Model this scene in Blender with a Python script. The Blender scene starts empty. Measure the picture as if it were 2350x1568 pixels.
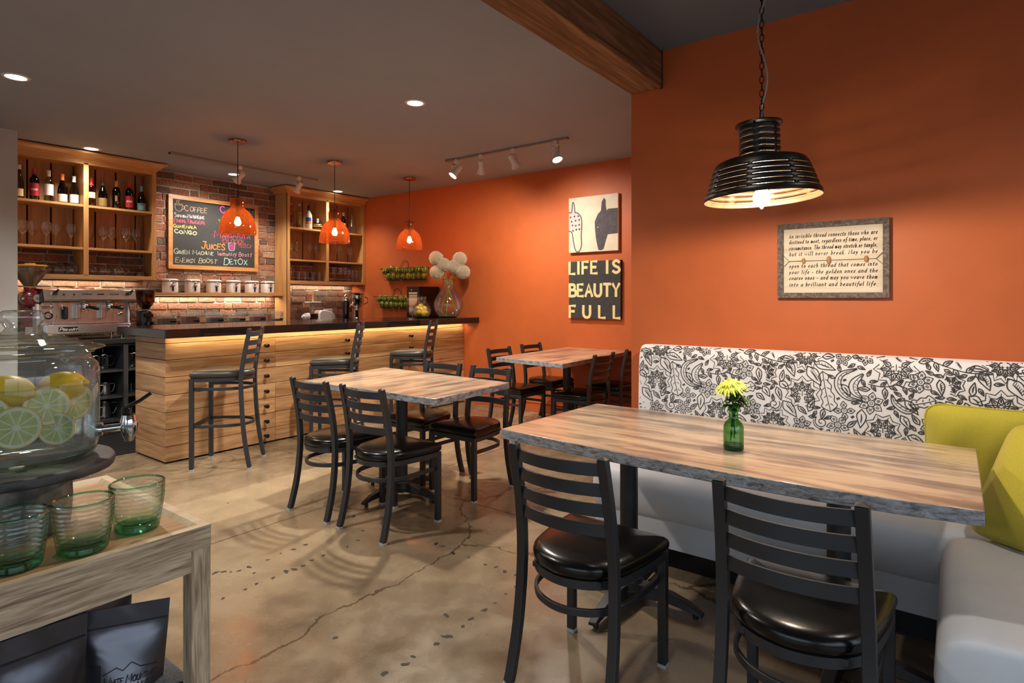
import bpy, bmesh, math, random
from mathutils import Vector, Matrix
random.seed(7)
PI = math.pi
SC = bpy.context.scene
COL = SC.collection

# ---------------------------------------------------------------- camera
cam_d = bpy.data.cameras.new('camera')
cam = bpy.data.objects.new('camera', cam_d); COL.objects.link(cam)
cam.location = (0, 0, 1.32)
cam.rotation_euler = (PI/2, 0, math.radians(37.03-90))
cam_d.sensor_fit = 'HORIZONTAL'; cam_d.sensor_width = 36
cam_d.lens = 1356/2350*36
cam_d.shift_y = -(784-685.3)/2350
cam_d.clip_start = 0.05; cam_d.clip_end = 60
SC.camera = cam

# ---------------------------------------------------------------- exposure, world
vs = SC.view_settings
vs.view_transform = 'Standard'; vs.look = 'None'; vs.gamma = 1; vs.use_curve_mapping = False
vs.exposure = 0.0
cy = SC.cycles
cy.max_bounces = 10; cy.diffuse_bounces = 4; cy.glossy_bounces = 5; cy.transmission_bounces = 8
cy.transparent_max_bounces = 32; cy.sample_clamp_indirect = 4.0; cy.sample_clamp_direct = 0
cy.use_denoising = True; cy.caustics_reflective = False; cy.caustics_refractive = True
cy.blur_glossy = 0.5
world = bpy.data.worlds.new('world'); SC.world = world
world.use_nodes = True
_n = world.node_tree.nodes; _l = world.node_tree.links
_tc = _n.new('ShaderNodeTexCoord'); _sx = _n.new('ShaderNodeSeparateXYZ'); _cr = _n.new('ShaderNodeValToRGB')
_l.new(_tc.outputs['Generated'], _sx.inputs[0]); _l.new(_sx.outputs[2], _cr.inputs[0]); _l.new(_cr.outputs[0], _n['Background'].inputs[0])
_cr.color_ramp.elements[0].position = 0.0; _cr.color_ramp.elements[0].color = (0.22, 0.25, 0.30, 1)   # street level
_cr.color_ramp.elements[1].position = 0.10; _cr.color_ramp.elements[1].color = (0.70, 0.86, 1.0, 1)    # overcast sky
_n['Background'].inputs[1].default_value = 2.6

WARM = (1.0, 0.91, 0.79)
AMBER = (1.0, 0.62, 0.30)

def light(name, kind, loc, power, color=WARM, size=0.05, rot=None, parent=None, spot=None, blend=0.4, size_y=None, to=None):
    d = bpy.data.lights.new(name, kind); d.energy = power; d.color = color
    if kind == 'AREA':
        d.shape = 'RECTANGLE' if size_y else 'DISK'; d.size = size
        if size_y: d.size_y = size_y
    else: d.shadow_soft_size = size
    if kind == 'SPOT': d.spot_size = math.radians(spot or 80); d.spot_blend = blend
    o = bpy.data.objects.new(name, d); COL.objects.link(o); o.location = loc
    if to is not None:
        o.rotation_euler = (Vector(to)-Vector(loc)).to_track_quat('-Z', 'Y').to_euler()
    elif rot: o.rotation_euler = rot
    if parent: o.parent = parent
    return o

# ---------------------------------------------------------------- colours and materials
def lin(c): return c/12.92 if c <= 0.04045 else ((c+0.055)/1.055)**2.4
def rgb(r, g, b): return (lin(r/255), lin(g/255), lin(b/255), 1)

def new_mat(name):
    m = bpy.data.materials.new(name); m.use_nodes = True
    nt = m.node_tree; return m, nt, nt.nodes['Principled BSDF']
def nd(nt, t, ins=None, **props):
    n = nt.nodes.new('ShaderNode'+t)
    for k, v in props.items(): setattr(n, k, v)
    for k, v in (ins or {}).items():
        if isinstance(v, bpy.types.NodeSocket): nt.links.new(v, n.inputs[k])
        else: n.inputs[k].default_value = v
    return n
def ramp(nt, fac, stops):
    n = nt.nodes.new('ShaderNodeValToRGB'); e = n.color_ramp.elements
    while len(e) < len(stops): e.new(0.5)
    for i, (p, c) in enumerate(stops): e[i].position = p; e[i].color = c
    nt.links.new(fac, n.inputs[0]); return n
def math_(nt, op, a, b=None, clamp=False):
    n = nt.nodes.new('ShaderNodeMath'); n.operation = op; n.use_clamp = clamp
    for i, v in enumerate((a, b)):
        if v is None: continue
        if isinstance(v, bpy.types.NodeSocket): nt.links.new(v, n.inputs[i])
        else: n.inputs[i].default_value = v
    return n.outputs[0]
def coords(nt, scale=(1, 1, 1), rnd=0.0):
    tc = nt.nodes.new('ShaderNodeTexCoord')
    v = tc.outputs['Object']
    if rnd:
        a = nd(nt, 'Attribute', attribute_name='rnd')
        s = nd(nt, 'VectorMath', {0: a.outputs['Fac'], 1: (rnd, rnd*.7, rnd*1.3)}, operation='MULTIPLY')
        s2 = nd(nt, 'VectorMath', {0: v, 1: s.outputs[0]}, operation='ADD'); v = s2.outputs[0]
    return nd(nt, 'Mapping', {0: v, 3: scale}).outputs[0]
def bump(nt, b, height, strength=0.2, dist=0.01):
    n = nd(nt, 'Bump', {'Height': height, 'Strength': strength, 'Distance': dist})
    nt.links.new(n.outputs[0], b.inputs['Normal'])

def plain(name, c, rough=0.5, metal=0.0, spec=0.5, coat=0.0, noise=0.0, nscale=40, bmp=0.0, emit=None, estr=0.0, sheen=0.0):
    m, nt, b = new_mat(name)
    b.inputs['Base Color'].default_value = c; b.inputs['Roughness'].default_value = rough
    b.inputs['Metallic'].default_value = metal; b.inputs['Specular IOR Level'].default_value = spec
    b.inputs['Coat Weight'].default_value = coat; b.inputs['Coat Roughness'].default_value = 0.1
    if sheen: b.inputs['Sheen Weight'].default_value = sheen
    if emit: b.inputs['Emission Color'].default_value = emit; b.inputs['Emission Strength'].default_value = estr
    v = coords(nt)
    nz = nd(nt, 'TexNoise', {'Vector': v, 'Scale': nscale, 'Detail': 4})
    if noise:
        dk = tuple(x*(1-noise) for x in c[:3])+(1,); lt = tuple(min(1, x*(1+noise*.6)) for x in c[:3])+(1,)
        r = ramp(nt, nz.outputs[0], [(0.3, dk), (0.7, lt)]); nt.links.new(r.outputs[0], b.inputs['Base Color'])
    if bmp: bump(nt, b, nz.outputs[0], bmp, 0.003)
    return m

def wood(name, dark, mid, light_, grain='X', rough=0.4, scale=1.0, coat=0.0, bmp=0.15, rndv=0.25):
    m, nt, b = new_mat(name)
    st = {'X': (1.2, 16, 16), 'Y': (16, 1.2, 16), 'Z': (16, 16, 1.2)}[grain]
    v = coords(nt, tuple(s*scale for s in st), rnd=3.7)
    v2 = coords(nt, tuple((s*6 if s > 2 else s*2)*scale for s in st), rnd=3.7)
    n1 = nd(nt, 'TexNoise', {'Vector': v, 'Scale': 1.6, 'Detail': 6, 'Distortion': 0.9})
    n2 = nd(nt, 'TexNoise', {'Vector': v2, 'Scale': 2.0, 'Detail': 3})
    f = math_(nt, 'ADD', math_(nt, 'MULTIPLY', n1.outputs[0], 0.72), math_(nt, 'MULTIPLY', n2.outputs[0], 0.28))
    r = ramp(nt, f, [(0.33, dark), (0.5, mid), (0.66, light_)])
    a = nd(nt, 'Attribute', attribute_name='rnd')
    val = math_(nt, 'ADD', math_(nt, 'MULTIPLY', a.outputs['Fac'], rndv), 1-rndv*.5)
    h = nd(nt, 'HueSaturation', {'Value': val, 'Color': r.outputs[0]})
    nt.links.new(h.outputs[0], b.inputs['Base Color'])
    b.inputs['Roughness'].default_value = rough; b.inputs['Coat Weight'].default_value = coat
    b.inputs['Coat Roughness'].default_value = 0.2
    bump(nt, b, f, bmp, 0.004)
    return m

def clear_glass(name, tint=(1, 1, 1, 1), edge=(0.75, 0.8, 0.8, 1), refl=0.9, rough=0.02, ior=1.45, body=0.0, body_col=(1, 1, 1, 1)):
    # thin-walled glass: tinted transmission that deepens at grazing angles, plus a mirror film
    m, nt, b = new_mat(name); nt.nodes.remove(b)
    out = nt.nodes['Material Output']
    lw = nd(nt, 'LayerWeight', {'Blend': 0.5})
    mix = nd(nt, 'MixRGB', {'Fac': math_(nt, 'POWER', lw.outputs['Facing'], 5.0), 'Color1': tint, 'Color2': edge})
    tr = nd(nt, 'BsdfTransparent', {'Color': mix.outputs[0]})
    gl = nd(nt, 'BsdfGlossy', {'Roughness': rough})
    fr = nd(nt, 'Fresnel', {'IOR': ior})
    s = nd(nt, 'MixShader', {0: math_(nt, 'MINIMUM', math_(nt, 'ADD', math_(nt, 'MULTIPLY', fr.outputs[0], refl), 0.03), 0.55), 1: tr.outputs[0], 2: gl.outputs[0]})
    if body:
        d1 = nd(nt, 'BsdfTranslucent', {'Color': body_col}); d2 = nd(nt, 'BsdfDiffuse', {'Color': body_col})
        ds = nd(nt, 'MixShader', {0: 0.5, 1: d1.outputs[0], 2: d2.outputs[0]})
        s = nd(nt, 'MixShader', {0: body, 1: s.outputs[0], 2: ds.outputs[0]})
    nt.links.new(s.outputs[0], out.inputs[0])
    return m

def glow(name, c, strength):
    # lit bulb glass: gives light and lets the filament lamp inside shine out
    m, nt, b = new_mat(name); nt.nodes.remove(b)
    e = nd(nt, 'Emission', {'Color': c, 'Strength': strength}); t = nd(nt, 'BsdfTransparent', {'Color': (.95, .95, .95, 1)})
    a = nd(nt, 'AddShader', {0: e.outputs[0], 1: t.outputs[0]})
    nt.links.new(a.outputs[0], nt.nodes['Material Output'].inputs[0]); return m

def emitter(name, c, strength):
    m, nt, b = new_mat(name); nt.nodes.remove(b)
    e = nd(nt, 'Emission', {'Color': c, 'Strength': strength})
    nt.links.new(e.outputs[0], nt.nodes['Material Output'].inputs[0]); return m

M = {}
# room
M['orange'] = plain('orange_paint', rgb(196, 98, 46), 0.55, noise=0.05, nscale=6, bmp=0.04)
M['ceiling'] = plain('taupe_ceiling_paint', rgb(152, 161, 178), 0.75, noise=0.04, nscale=2)
M['grey_wall'] = plain('grey_wall_paint', rgb(188, 192, 190), 0.7, noise=0.03, nscale=5)
M['mortar'] = plain('mortar', rgb(192, 186, 178), 0.95, noise=0.35, nscale=60, bmp=0.8)
M['black_gap'] = plain('dark_recess', rgb(14, 13, 12), 0.9)

def brick_mat():
    m, nt, b = new_mat('old_brick')
    a = nd(nt, 'Attribute', attribute_name='rnd')
    r = ramp(nt, a.outputs['Fac'], [(0, rgb(104, 76, 62)), (0.3, rgb(146, 98, 76)), (0.55, rgb(164, 108, 82)), (0.75, rgb(168, 130, 100)), (0.9, rgb(128, 106, 90)), (1, rgb(98, 82, 74))])
    v = coords(nt)
    n = nd(nt, 'TexNoise', {'Vector': v, 'Scale': 45, 'Detail': 6})
    mx = nd(nt, 'MixRGB', {'Fac': 0.75, 'Color1': r.outputs[0], 'Color2': ramp(nt, n.outputs[0], [(0.3, (0.35, 0.3, 0.28, 1)), (0.6, (1, 1, 1, 1)), (0.75, (1.25, 1.2, 1.1, 1))]).outputs[0]}, blend_type='MULTIPLY')
    nt.links.new(mx.outputs[0], b.inputs['Base Color']); b.inputs['Roughness'].default_value = 0.85
    bump(nt, b, n.outputs[0], 0.9, 0.012); return m
M['brick'] = brick_mat()

def floor_mat():
    m, nt, b = new_mat('stained_concrete')
    v = coords(nt)
    big = nd(nt, 'TexNoise', {'Vector': v, 'Scale': 0.8, 'Detail': 5, 'Distortion': 0.3})
    med = nd(nt, 'TexNoise', {'Vector': v, 'Scale': 5.0, 'Detail': 6, 'Roughness': 0.56, 'Distortion': 0.3})
    fin = nd(nt, 'TexNoise', {'Vector': v, 'Scale': 90, 'Detail': 3})
    f = math_(nt, 'ADD', math_(nt, 'MULTIPLY', big.outputs[0], 0.45), math_(nt, 'MULTIPLY', med.outputs[0], 0.45))
    f = math_(nt, 'ADD', f, math_(nt, 'MULTIPLY', fin.outputs[0], 0.10))
    r = ramp(nt, f, [(0.30, rgb(92, 78, 62)), (0.44, rgb(122, 105, 84)), (0.56, rgb(140, 122, 98)), (0.74, rgb(158, 140, 115))])
    sp = nd(nt, 'SeparateXYZ', {0: v})
    wob = math_(nt, 'MULTIPLY', med.outputs[0], 0.012)
    jy = math_(nt, 'ABSOLUTE', math_(nt, 'SUBTRACT', math_(nt, 'ADD', sp.outputs[1], wob), 3.208))
    jx = math_(nt, 'ABSOLUTE', math_(nt, 'SUBTRACT', math_(nt, 'ADD', sp.outputs[0], wob), 2.895))
    j = math_(nt, 'MINIMUM', jx, jy)
    jm = math_(nt, 'LESS_THAN', j, 0.0045)
    # paler strip where an old wall stood
    wob2 = math_(nt, 'MULTIPLY', big.outputs[0], 0.10)
    st = math_(nt, 'ABSOLUTE', math_(nt, 'SUBTRACT', math_(nt, 'ADD', sp.outputs[1], wob2), 3.80))
    sm = math_(nt, 'MULTIPLY', math_(nt, 'LESS_THAN', st, 0.25), 0.30)
    c1 = nd(nt, 'MixRGB', {'Fac': sm, 'Color1': r.outputs[0], 'Color2': rgb(190, 168, 136)})
    # hairline cracks
    vo = nd(nt, 'TexVoronoi', {'Vector': nd(nt, 'VectorMath', {0: v, 1: nd(nt, 'VectorMath', {0: med.outputs['Color'], 1: (0.22, 0.22, 0)}, operation='MULTIPLY').outputs[0]}, operation='ADD').outputs[0], 'Scale': 0.33}, feature='DISTANCE_TO_EDGE')
    cr = math_(nt, 'MULTIPLY', math_(nt, 'LESS_THAN', vo.outputs['Distance'], 0.0016), 0.75)
    c2 = nd(nt, 'MixRGB', {'Fac': cr, 'Color1': c1.outputs[0], 'Color2': rgb(60, 46, 34)})
    c3 = nd(nt, 'MixRGB', {'Fac': math_(nt, 'MULTIPLY', jm, 0.85), 'Color1': c2.outputs[0], 'Color2': rgb(34, 27, 22)})
    nt.links.new(c3.outputs[0], b.inputs['Base Color'])
    rr = ramp(nt, med.outputs[0], [(0.35, (0.17, 0.17, 0.17, 1)), (0.7, (0.36, 0.36, 0.36, 1))])
    nt.links.new(rr.outputs[0], b.inputs['Roughness'])
    b.inputs['Specular IOR Level'].default_value = 0.6
    h = math_(nt, 'SUBTRACT', math_(nt, 'MULTIPLY', f, 0.4), math_(nt, 'MULTIPLY', jm, 1.0))
    bump(nt, b, h, 0.25, 0.004); return m
M['floor'] = floor_mat()
M['stain'] = plain('dark_glue_stain', rgb(46, 38, 32), 0.7, noise=0.4, nscale=120)

def table_mat(name, grain, cols):
    m, nt, b = new_mat(name)
    s = (15, 1.7, 15) if grain == 'Y' else (1.7, 15, 15)
    v = coords(nt, s); v0 = coords(nt)
    n1 = nd(nt, 'TexNoise', {'Vector': v, 'Scale': 1.0, 'Detail': 7, 'Roughness': 0.65, 'Distortion': 0.5})
    n2 = nd(nt, 'TexNoise', {'Vector': v0, 'Scale': 3.0, 'Detail': 3})
    f = math_(nt, 'ADD', math_(nt, 'MULTIPLY', n1.outputs[0], 0.75), math_(nt, 'MULTIPLY', n2.outputs[0], 0.25))
    r = ramp(nt, f, [(0.35, cols[0]), (0.46, cols[1]), (0.53, cols[2]), (0.66, cols[3])])
    nt.links.new(r.outputs[0], b.inputs['Base Color'])
    b.inputs['Roughness'].default_value = 0.30; b.inputs['Coat Weight'].default_value = 0.6; b.inputs['Coat Roughness'].default_value = 0.18
    bump(nt, b, f, 0.12, 0.003); return m
TC = [rgb(92, 82, 74), rgb(144, 124, 106), rgb(190, 164, 136), rgb(206, 182, 152)]
M['table_top'] = table_mat('weathered_table_top', 'Y', TC)
M['table_top_x'] = table_mat('weathered_table_top_crosswise', 'X', TC)
def edge_mat():
    m, nt, b = new_mat('grey_distressed_edge')
    v = coords(nt, (14, 14, 40)); n1 = nd(nt, 'TexNoise', {'Vector': v, 'Scale': 1.5, 'Detail': 8, 'Roughness': .75, 'Distortion': .6})
    r = ramp(nt, n1.outputs[0], [(.36, rgb(70, 70, 72)), (.47, rgb(138, 139, 143)), (.62, rgb(182, 183, 188))])
    nt.links.new(r.outputs[0], b.inputs['Base Color']); b.inputs['Roughness'].default_value = .5; bump(nt, b, n1.outputs[0], .8, .008); return m
M['table_edge'] = edge_mat()
M['oak_x'] = wood('oak_planks', rgb(150, 106, 68), rgb(190, 144, 100), rgb(212, 172, 126), 'X', 0.4, 1.0, coat=0.15, rndv=0.34)
M['oak_y'] = wood('oak_planks_end', rgb(150, 106, 68), rgb(190, 144, 100), rgb(212, 172, 126), 'Y', 0.4, 1.0, coat=0.15, rndv=0.34)
M['cab_x'] = wood('honey_oak_rails', rgb(176, 124, 70), rgb(198, 148, 92), rgb(208, 162, 106), 'X', 0.35, 1.0, coat=0.2, bmp=0.05, rndv=0.08)
M['cab_z'] = wood('honey_oak_stiles', rgb(176, 124, 70), rgb(198, 148, 92), rgb(208, 162, 106), 'Z', 0.35, 1.0, coat=0.2, bmp=0.05, rndv=0.08)
M['cab_back'] = wood('cabinet_back_boards', rgb(138, 96, 66), rgb(162, 118, 82), rgb(174, 132, 94), 'Z', 0.5, 1.0, rndv=0.22)
M['console'] = wood('pale_oak', rgb(112, 92, 74), rgb(172, 150, 124), rgb(206, 186, 160), 'X', 0.5, 4.5, bmp=0.4)
M['console_lip'] = wood('pale_oak_lip', rgb(206, 176, 138), rgb(224, 196, 160), rgb(234, 210, 178), 'X', 0.45, 2.0, bmp=0.2)
M['console_z'] = wood('pale_oak_leg', rgb(112, 92, 74), rgb(172, 150, 124), rgb(206, 186, 160), 'Z', 0.5, 4.5, bmp=0.4)
M['console_top'] = wood('warm_oak_tray', rgb(172, 128, 84), rgb(196, 152, 106), rgb(208, 168, 122), 'X', 0.32, 1.6, coat=0.3, bmp=0.12)
M['beam'] = wood('rough_beam', rgb(84, 54, 30), rgb(126, 84, 50), rgb(158, 116, 80), 'X', 0.75, 1.0, bmp=0.8)
M['barn_frame'] = wood('grey_barnwood', rgb(70, 60, 56), rgb(104, 92, 86), rgb(136, 122, 114), 'X', 0.8, 2.0, bmp=0.6)
M['quote_board'] = wood('cream_boards', rgb(206, 186, 164), rgb(224, 206, 184), rgb(232, 216, 196), 'Y', 0.7, 1.0, bmp=0.1, rndv=0.05)
M['chalk_frame'] = wood('chalkboard_frame_oak', rgb(160, 104, 56), rgb(188, 132, 78), rgb(202, 150, 96), 'X', 0.4, 1.5)
M['dark_cab'] = wood('charcoal_cabinet', rgb(40, 40, 43), rgb(56, 55, 57), rgb(70, 68, 69), 'Z', 0.5, 1.2, bmp=0.1)
M['bark'] = plain('birch_bark', rgb(104, 98, 90), 0.9, noise=0.65, nscale=28, bmp=0.8)
M['slate'] = plain('slate', rgb(58, 54, 54), 0.55, noise=0.2, nscale=50, bmp=0.4)
M['granite'] = plain('black_granite', rgb(26, 22, 20), 0.08, spec=0.6, noise=0.3, nscale=160)
M['counter'] = plain('charcoal_worktop', rgb(44, 42, 42), 0.35)
# furniture
M['metal'] = plain('black_powder_coat', rgb(38, 39, 43), 0.42, spec=0.55, bmp=0.06, nscale=400)
M['vinyl'] = plain('black_vinyl', rgb(13, 12, 12), 0.24, spec=0.4, bmp=0.10, nscale=60)
M['stool_vinyl'] = plain('olive_black_vinyl', rgb(52, 48, 40), 0.33, spec=0.6, bmp=0.10, nscale=60)
M['glide'] = plain('grey_plastic_glide', rgb(170, 172, 168), 0.5)
M['cast_iron'] = plain('cast_iron', rgb(30, 30, 32), 0.5, bmp=0.2, nscale=200)
M['leather'] = plain('grey_leather', rgb(208, 210, 216), 0.45, noise=0.05, nscale=8, bmp=0.25)
M['floral_cloth'] = plain('cream_cloth', rgb(234, 230, 232), 0.85, noise=0.05, nscale=200, sheen=0.2)
M['floral_ink'] = plain('charcoal_print', rgb(62, 58, 58), 0.85)
M['lime_cloth'] = plain('lime_cloth', rgb(186, 172, 54), 0.9, noise=0.14, nscale=300, bmp=0.2, sheen=0.2)
# metals
M['steel'] = plain('brushed_steel', rgb(196, 190, 184), 0.28, 1.0, noise=0.08, nscale=30)
M['chrome'] = plain('chrome', rgb(225, 225, 225), 0.06, 1.0)
M['copper'] = plain('copper', rgb(206, 130, 96), 0.22, 1.0)
M['white_metal'] = plain('white_enamel', rgb(226, 222, 216), 0.4)
M['track_metal'] = plain('grey_track', rgb(138, 134, 134), 0.45)
M['bronze'] = plain('blackened_bronze', rgb(34, 28, 26), 0.34, 0.6, spec=0.6)
M['gold_inside'] = plain('gold_lining', rgb(74, 52, 28), 0.5, 0.3, noise=0.3, nscale=40)
M['wire'] = plain('dark_wire', rgb(40, 30, 24), 0.5, 0.6)
M['black_plastic'] = plain('black_plastic', rgb(16, 16, 17), 0.3)
M['black_gloss'] = plain('black_gloss_panel', rgb(12, 12, 13), 0.08, spec=0.7)
M['rubber'] = plain('black_rubber', rgb(22, 22, 23), 0.6)
M['white_plastic'] = plain('white_plastic', rgb(226, 222, 222), 0.35)
M['red_enamel'] = plain('dark_red_enamel', rgb(110, 18, 22), 0.25, coat=0.5)
M['blue_glow'] = plain('dark_blue_display', rgb(26, 30, 70), 0.2)
M['porcelain'] = plain('white_porcelain', rgb(232, 226, 218), 0.25)
M['cream_ink'] = plain('cream_letter_paint', rgb(240, 216, 154), 0.7)
M['slate_paint'] = plain('charcoal_canvas', rgb(58, 58, 57), 0.8, noise=0.2, nscale=20)
M['chalkboard'] = plain('chalkboard', rgb(44, 44, 44), 0.75, noise=0.18, nscale=5)
M['ink'] = plain('black_ink', rgb(36, 26, 24), 0.8)
# glass
M['glass'] = clear_glass('clear_glass', (0.985, 0.985, 0.98, 1), (0.40, 0.43, 0.43, 1), 1.0, ior=1.65)
M['thick_glass'] = clear_glass('thick_clear_glass', (0.98, 0.985, 0.98, 1), (0.42, 0.52, 0.50, 1), 1.0, ior=1.6, body=0.02, body_col=(0.8, 0.9, 0.88, 1))
M['acrylic'] = clear_glass('clear_acrylic', (0.95, 0.94, 0.93, 1), (0.7, 0.68, 0.65, 1), 1.0, body=0.10, body_col=(0.9, 0.88, 0.85, 1))
M['amber_glass'] = clear_glass('amber_glass', (0.78, 0.30, 0.11, 1), (0.40, 0.09, 0.025, 1), 1.0, body=0.15, body_col=(0.50, 0.13, 0.035, 1))
M['green_glass'] = clear_glass('green_vase_glass', (0.34, 0.66, 0.30, 1), (0.05, 0.30, 0.10, 1), 1.0)
M['green_base'] = clear_glass('green_glass_base', (0.03, 0.30, 0.10, 1), (0.01, 0.14, 0.05, 1), 1.0, body=0.2, body_col=(0.02, 0.3, 0.1, 1))
M['sea_glass'] = clear_glass('sea_green_glass', (0.86, 0.92, 0.84, 1), (0.42, 0.62, 0.48, 1), 1.0)
M['sea_rim'] = clear_glass('sea_green_rim', (0.52, 0.86, 0.68, 1), (0.14, 0.50, 0.34, 1), 1.0)
M['water'] = clear_glass('water', (0.96, 0.98, 0.97, 1), (0.80, 0.88, 0.85, 1), 0.5, ior=1.33, body=0.06, body_col=(0.74, 0.84, 0.82, 1))
M['tumbler_glass'] = None
def tumbler_glass():
    m, nt, b = new_mat('recycled_green_glass'); nt.nodes.remove(b)
    out = nt.nodes['Material Output']
    tc = nd(nt, 'TexCoord'); sp = nd(nt, 'SeparateXYZ', {0: tc.outputs['Object']})
    w = nd(nt, 'TexWave', {'Vector': tc.outputs['Object'], 'Scale': 38, 'Distortion': 3.5, 'Detail': 1.5}, bands_direction='Z')
    bp = nd(nt, 'Bump', {'Height': w.outputs['Fac'], 'Strength': 0.35, 'Distance': 0.003})
    base = ramp(nt, math_(nt, 'DIVIDE', sp.outputs[2], 0.095), [(0.0, (0.58, 0.90, 0.72, 1)), (0.12, (0.72, 0.94, 0.82, 1)), (0.30, (0.96, 0.99, 0.965, 1)), (1.0, (0.985, 0.99, 0.98, 1))])
    lw = nd(nt, 'LayerWeight', {'Blend': 0.5, 'Normal': bp.outputs[0]})
    edge = nd(nt, 'MixRGB', {'Fac': 1.0, 'Color1': base.outputs[0], 'Color2': (0.35, 0.60, 0.42, 1)}, blend_type='MULTIPLY')
    mix = nd(nt, 'MixRGB', {'Fac': math_(nt, 'POWER', lw.outputs['Facing'], 3.0), 'Color1': base.outputs[0], 'Color2': edge.outputs[0]})
    tr = nd(nt, 'BsdfTransparent', {'Color': mix.outputs[0]})
    rf = nd(nt, 'BsdfRefraction', {'Color': mix.outputs[0], 'Roughness': 0.0, 'IOR': 1.10, 'Normal': bp.outputs[0]})
    tt = nd(nt, 'MixShader', {0: 0.15, 1: tr.outputs[0], 2: rf.outputs[0]})
    gl = nd(nt, 'BsdfGlossy', {'Roughness': 0.05, 'Normal': bp.outputs[0]})
    fr = nd(nt, 'Fresnel', {'IOR': 1.5, 'Normal': bp.outputs[0]})
    s = nd(nt, 'MixShader', {0: math_(nt, 'MINIMUM', fr.outputs[0], 0.25), 1: tt.outputs[0], 2: gl.outputs[0]})
    nt.links.new(s.outputs[0], out.inputs[0]); return m
M['tumbler_glass'] = tumbler_glass()
# lamps
M['bulb'] = glow('bulb_glass', (1.0, 0.74, 0.42, 1), 14)
M['downlight'] = emitter('downlight_lens', (1.0, 0.86, 0.66, 1), 14)
M['spot_on'] = emitter('lit_spot_lens', (1.0, 0.86, 0.64, 1), 16)
M['spot_bright'] = emitter('bright_spot_lens', (1.0, 0.90, 0.72, 1), 60)
# food, flowers
M['lemon'] = plain('lemon_skin', rgb(238, 196, 24), 0.4, noise=0.08, nscale=60, bmp=0.25)
M['yellow_fruit'] = plain('jar_lemon_skin', rgb(236, 196, 74), 0.4, noise=0.12, nscale=50, bmp=0.2)
M['leaf'] = plain('leaf_green', rgb(44, 96, 20), 0.5, noise=0.3, nscale=30)
M['stem'] = plain('stem_green', rgb(110, 148, 50), 0.5)
M['mum'] = plain('chartreuse_petals', rgb(226, 234, 84), 0.6, noise=0.1, nscale=50)
M['allium'] = plain('cream_florets', rgb(242, 232, 210), 0.7)
M['allium_core'] = plain('floret_core', rgb(196, 180, 140), 0.8)
def fruit_mat():
    m, nt, b = new_mat('striped_green_fruit')
    v = coords(nt)
    sp = nd(nt, 'SeparateXYZ', {0: v})
    ang = math_(nt, 'ARCTAN2', sp.outputs[1], sp.outputs[0])
    st = math_(nt, 'SINE', math_(nt, 'MULTIPLY', ang, 9))
    n = nd(nt, 'TexNoise', {'Vector': v, 'Scale': 26, 'Detail': 3})
    f = math_(nt, 'ADD', math_(nt, 'MULTIPLY', st, 0.22), n.outputs[0])
    oi = nd(nt, 'ObjectInfo')
    r1 = ramp(nt, f, [(0.3, rgb(64, 84, 22)), (0.55, rgb(134, 150, 44)), (0.8, rgb(176, 178, 70))])
    r2 = ramp(nt, f, [(0.3, rgb(120, 120, 30)), (0.55, rgb(196, 172, 52)), (0.8, rgb(214, 190, 90))])
    mx = nd(nt, 'MixRGB', {'Fac': math_(nt, 'POWER', oi.outputs['Random'], 4.0), 'Color1': r1.outputs[0], 'Color2': r2.outputs[0]})
    nt.links.new(mx.outputs[0], b.inputs['Base Color']); b.inputs['Roughness'].default_value = 0.25; return m
M['fruit'] = fruit_mat()
M['lemon_pith'] = plain('lemon_pith', rgb(240, 238, 208), 0.6)
M['lemon_flesh'] = plain('lemon_flesh', rgb(200, 206, 120), 0.3, noise=0.2, nscale=90)
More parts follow.
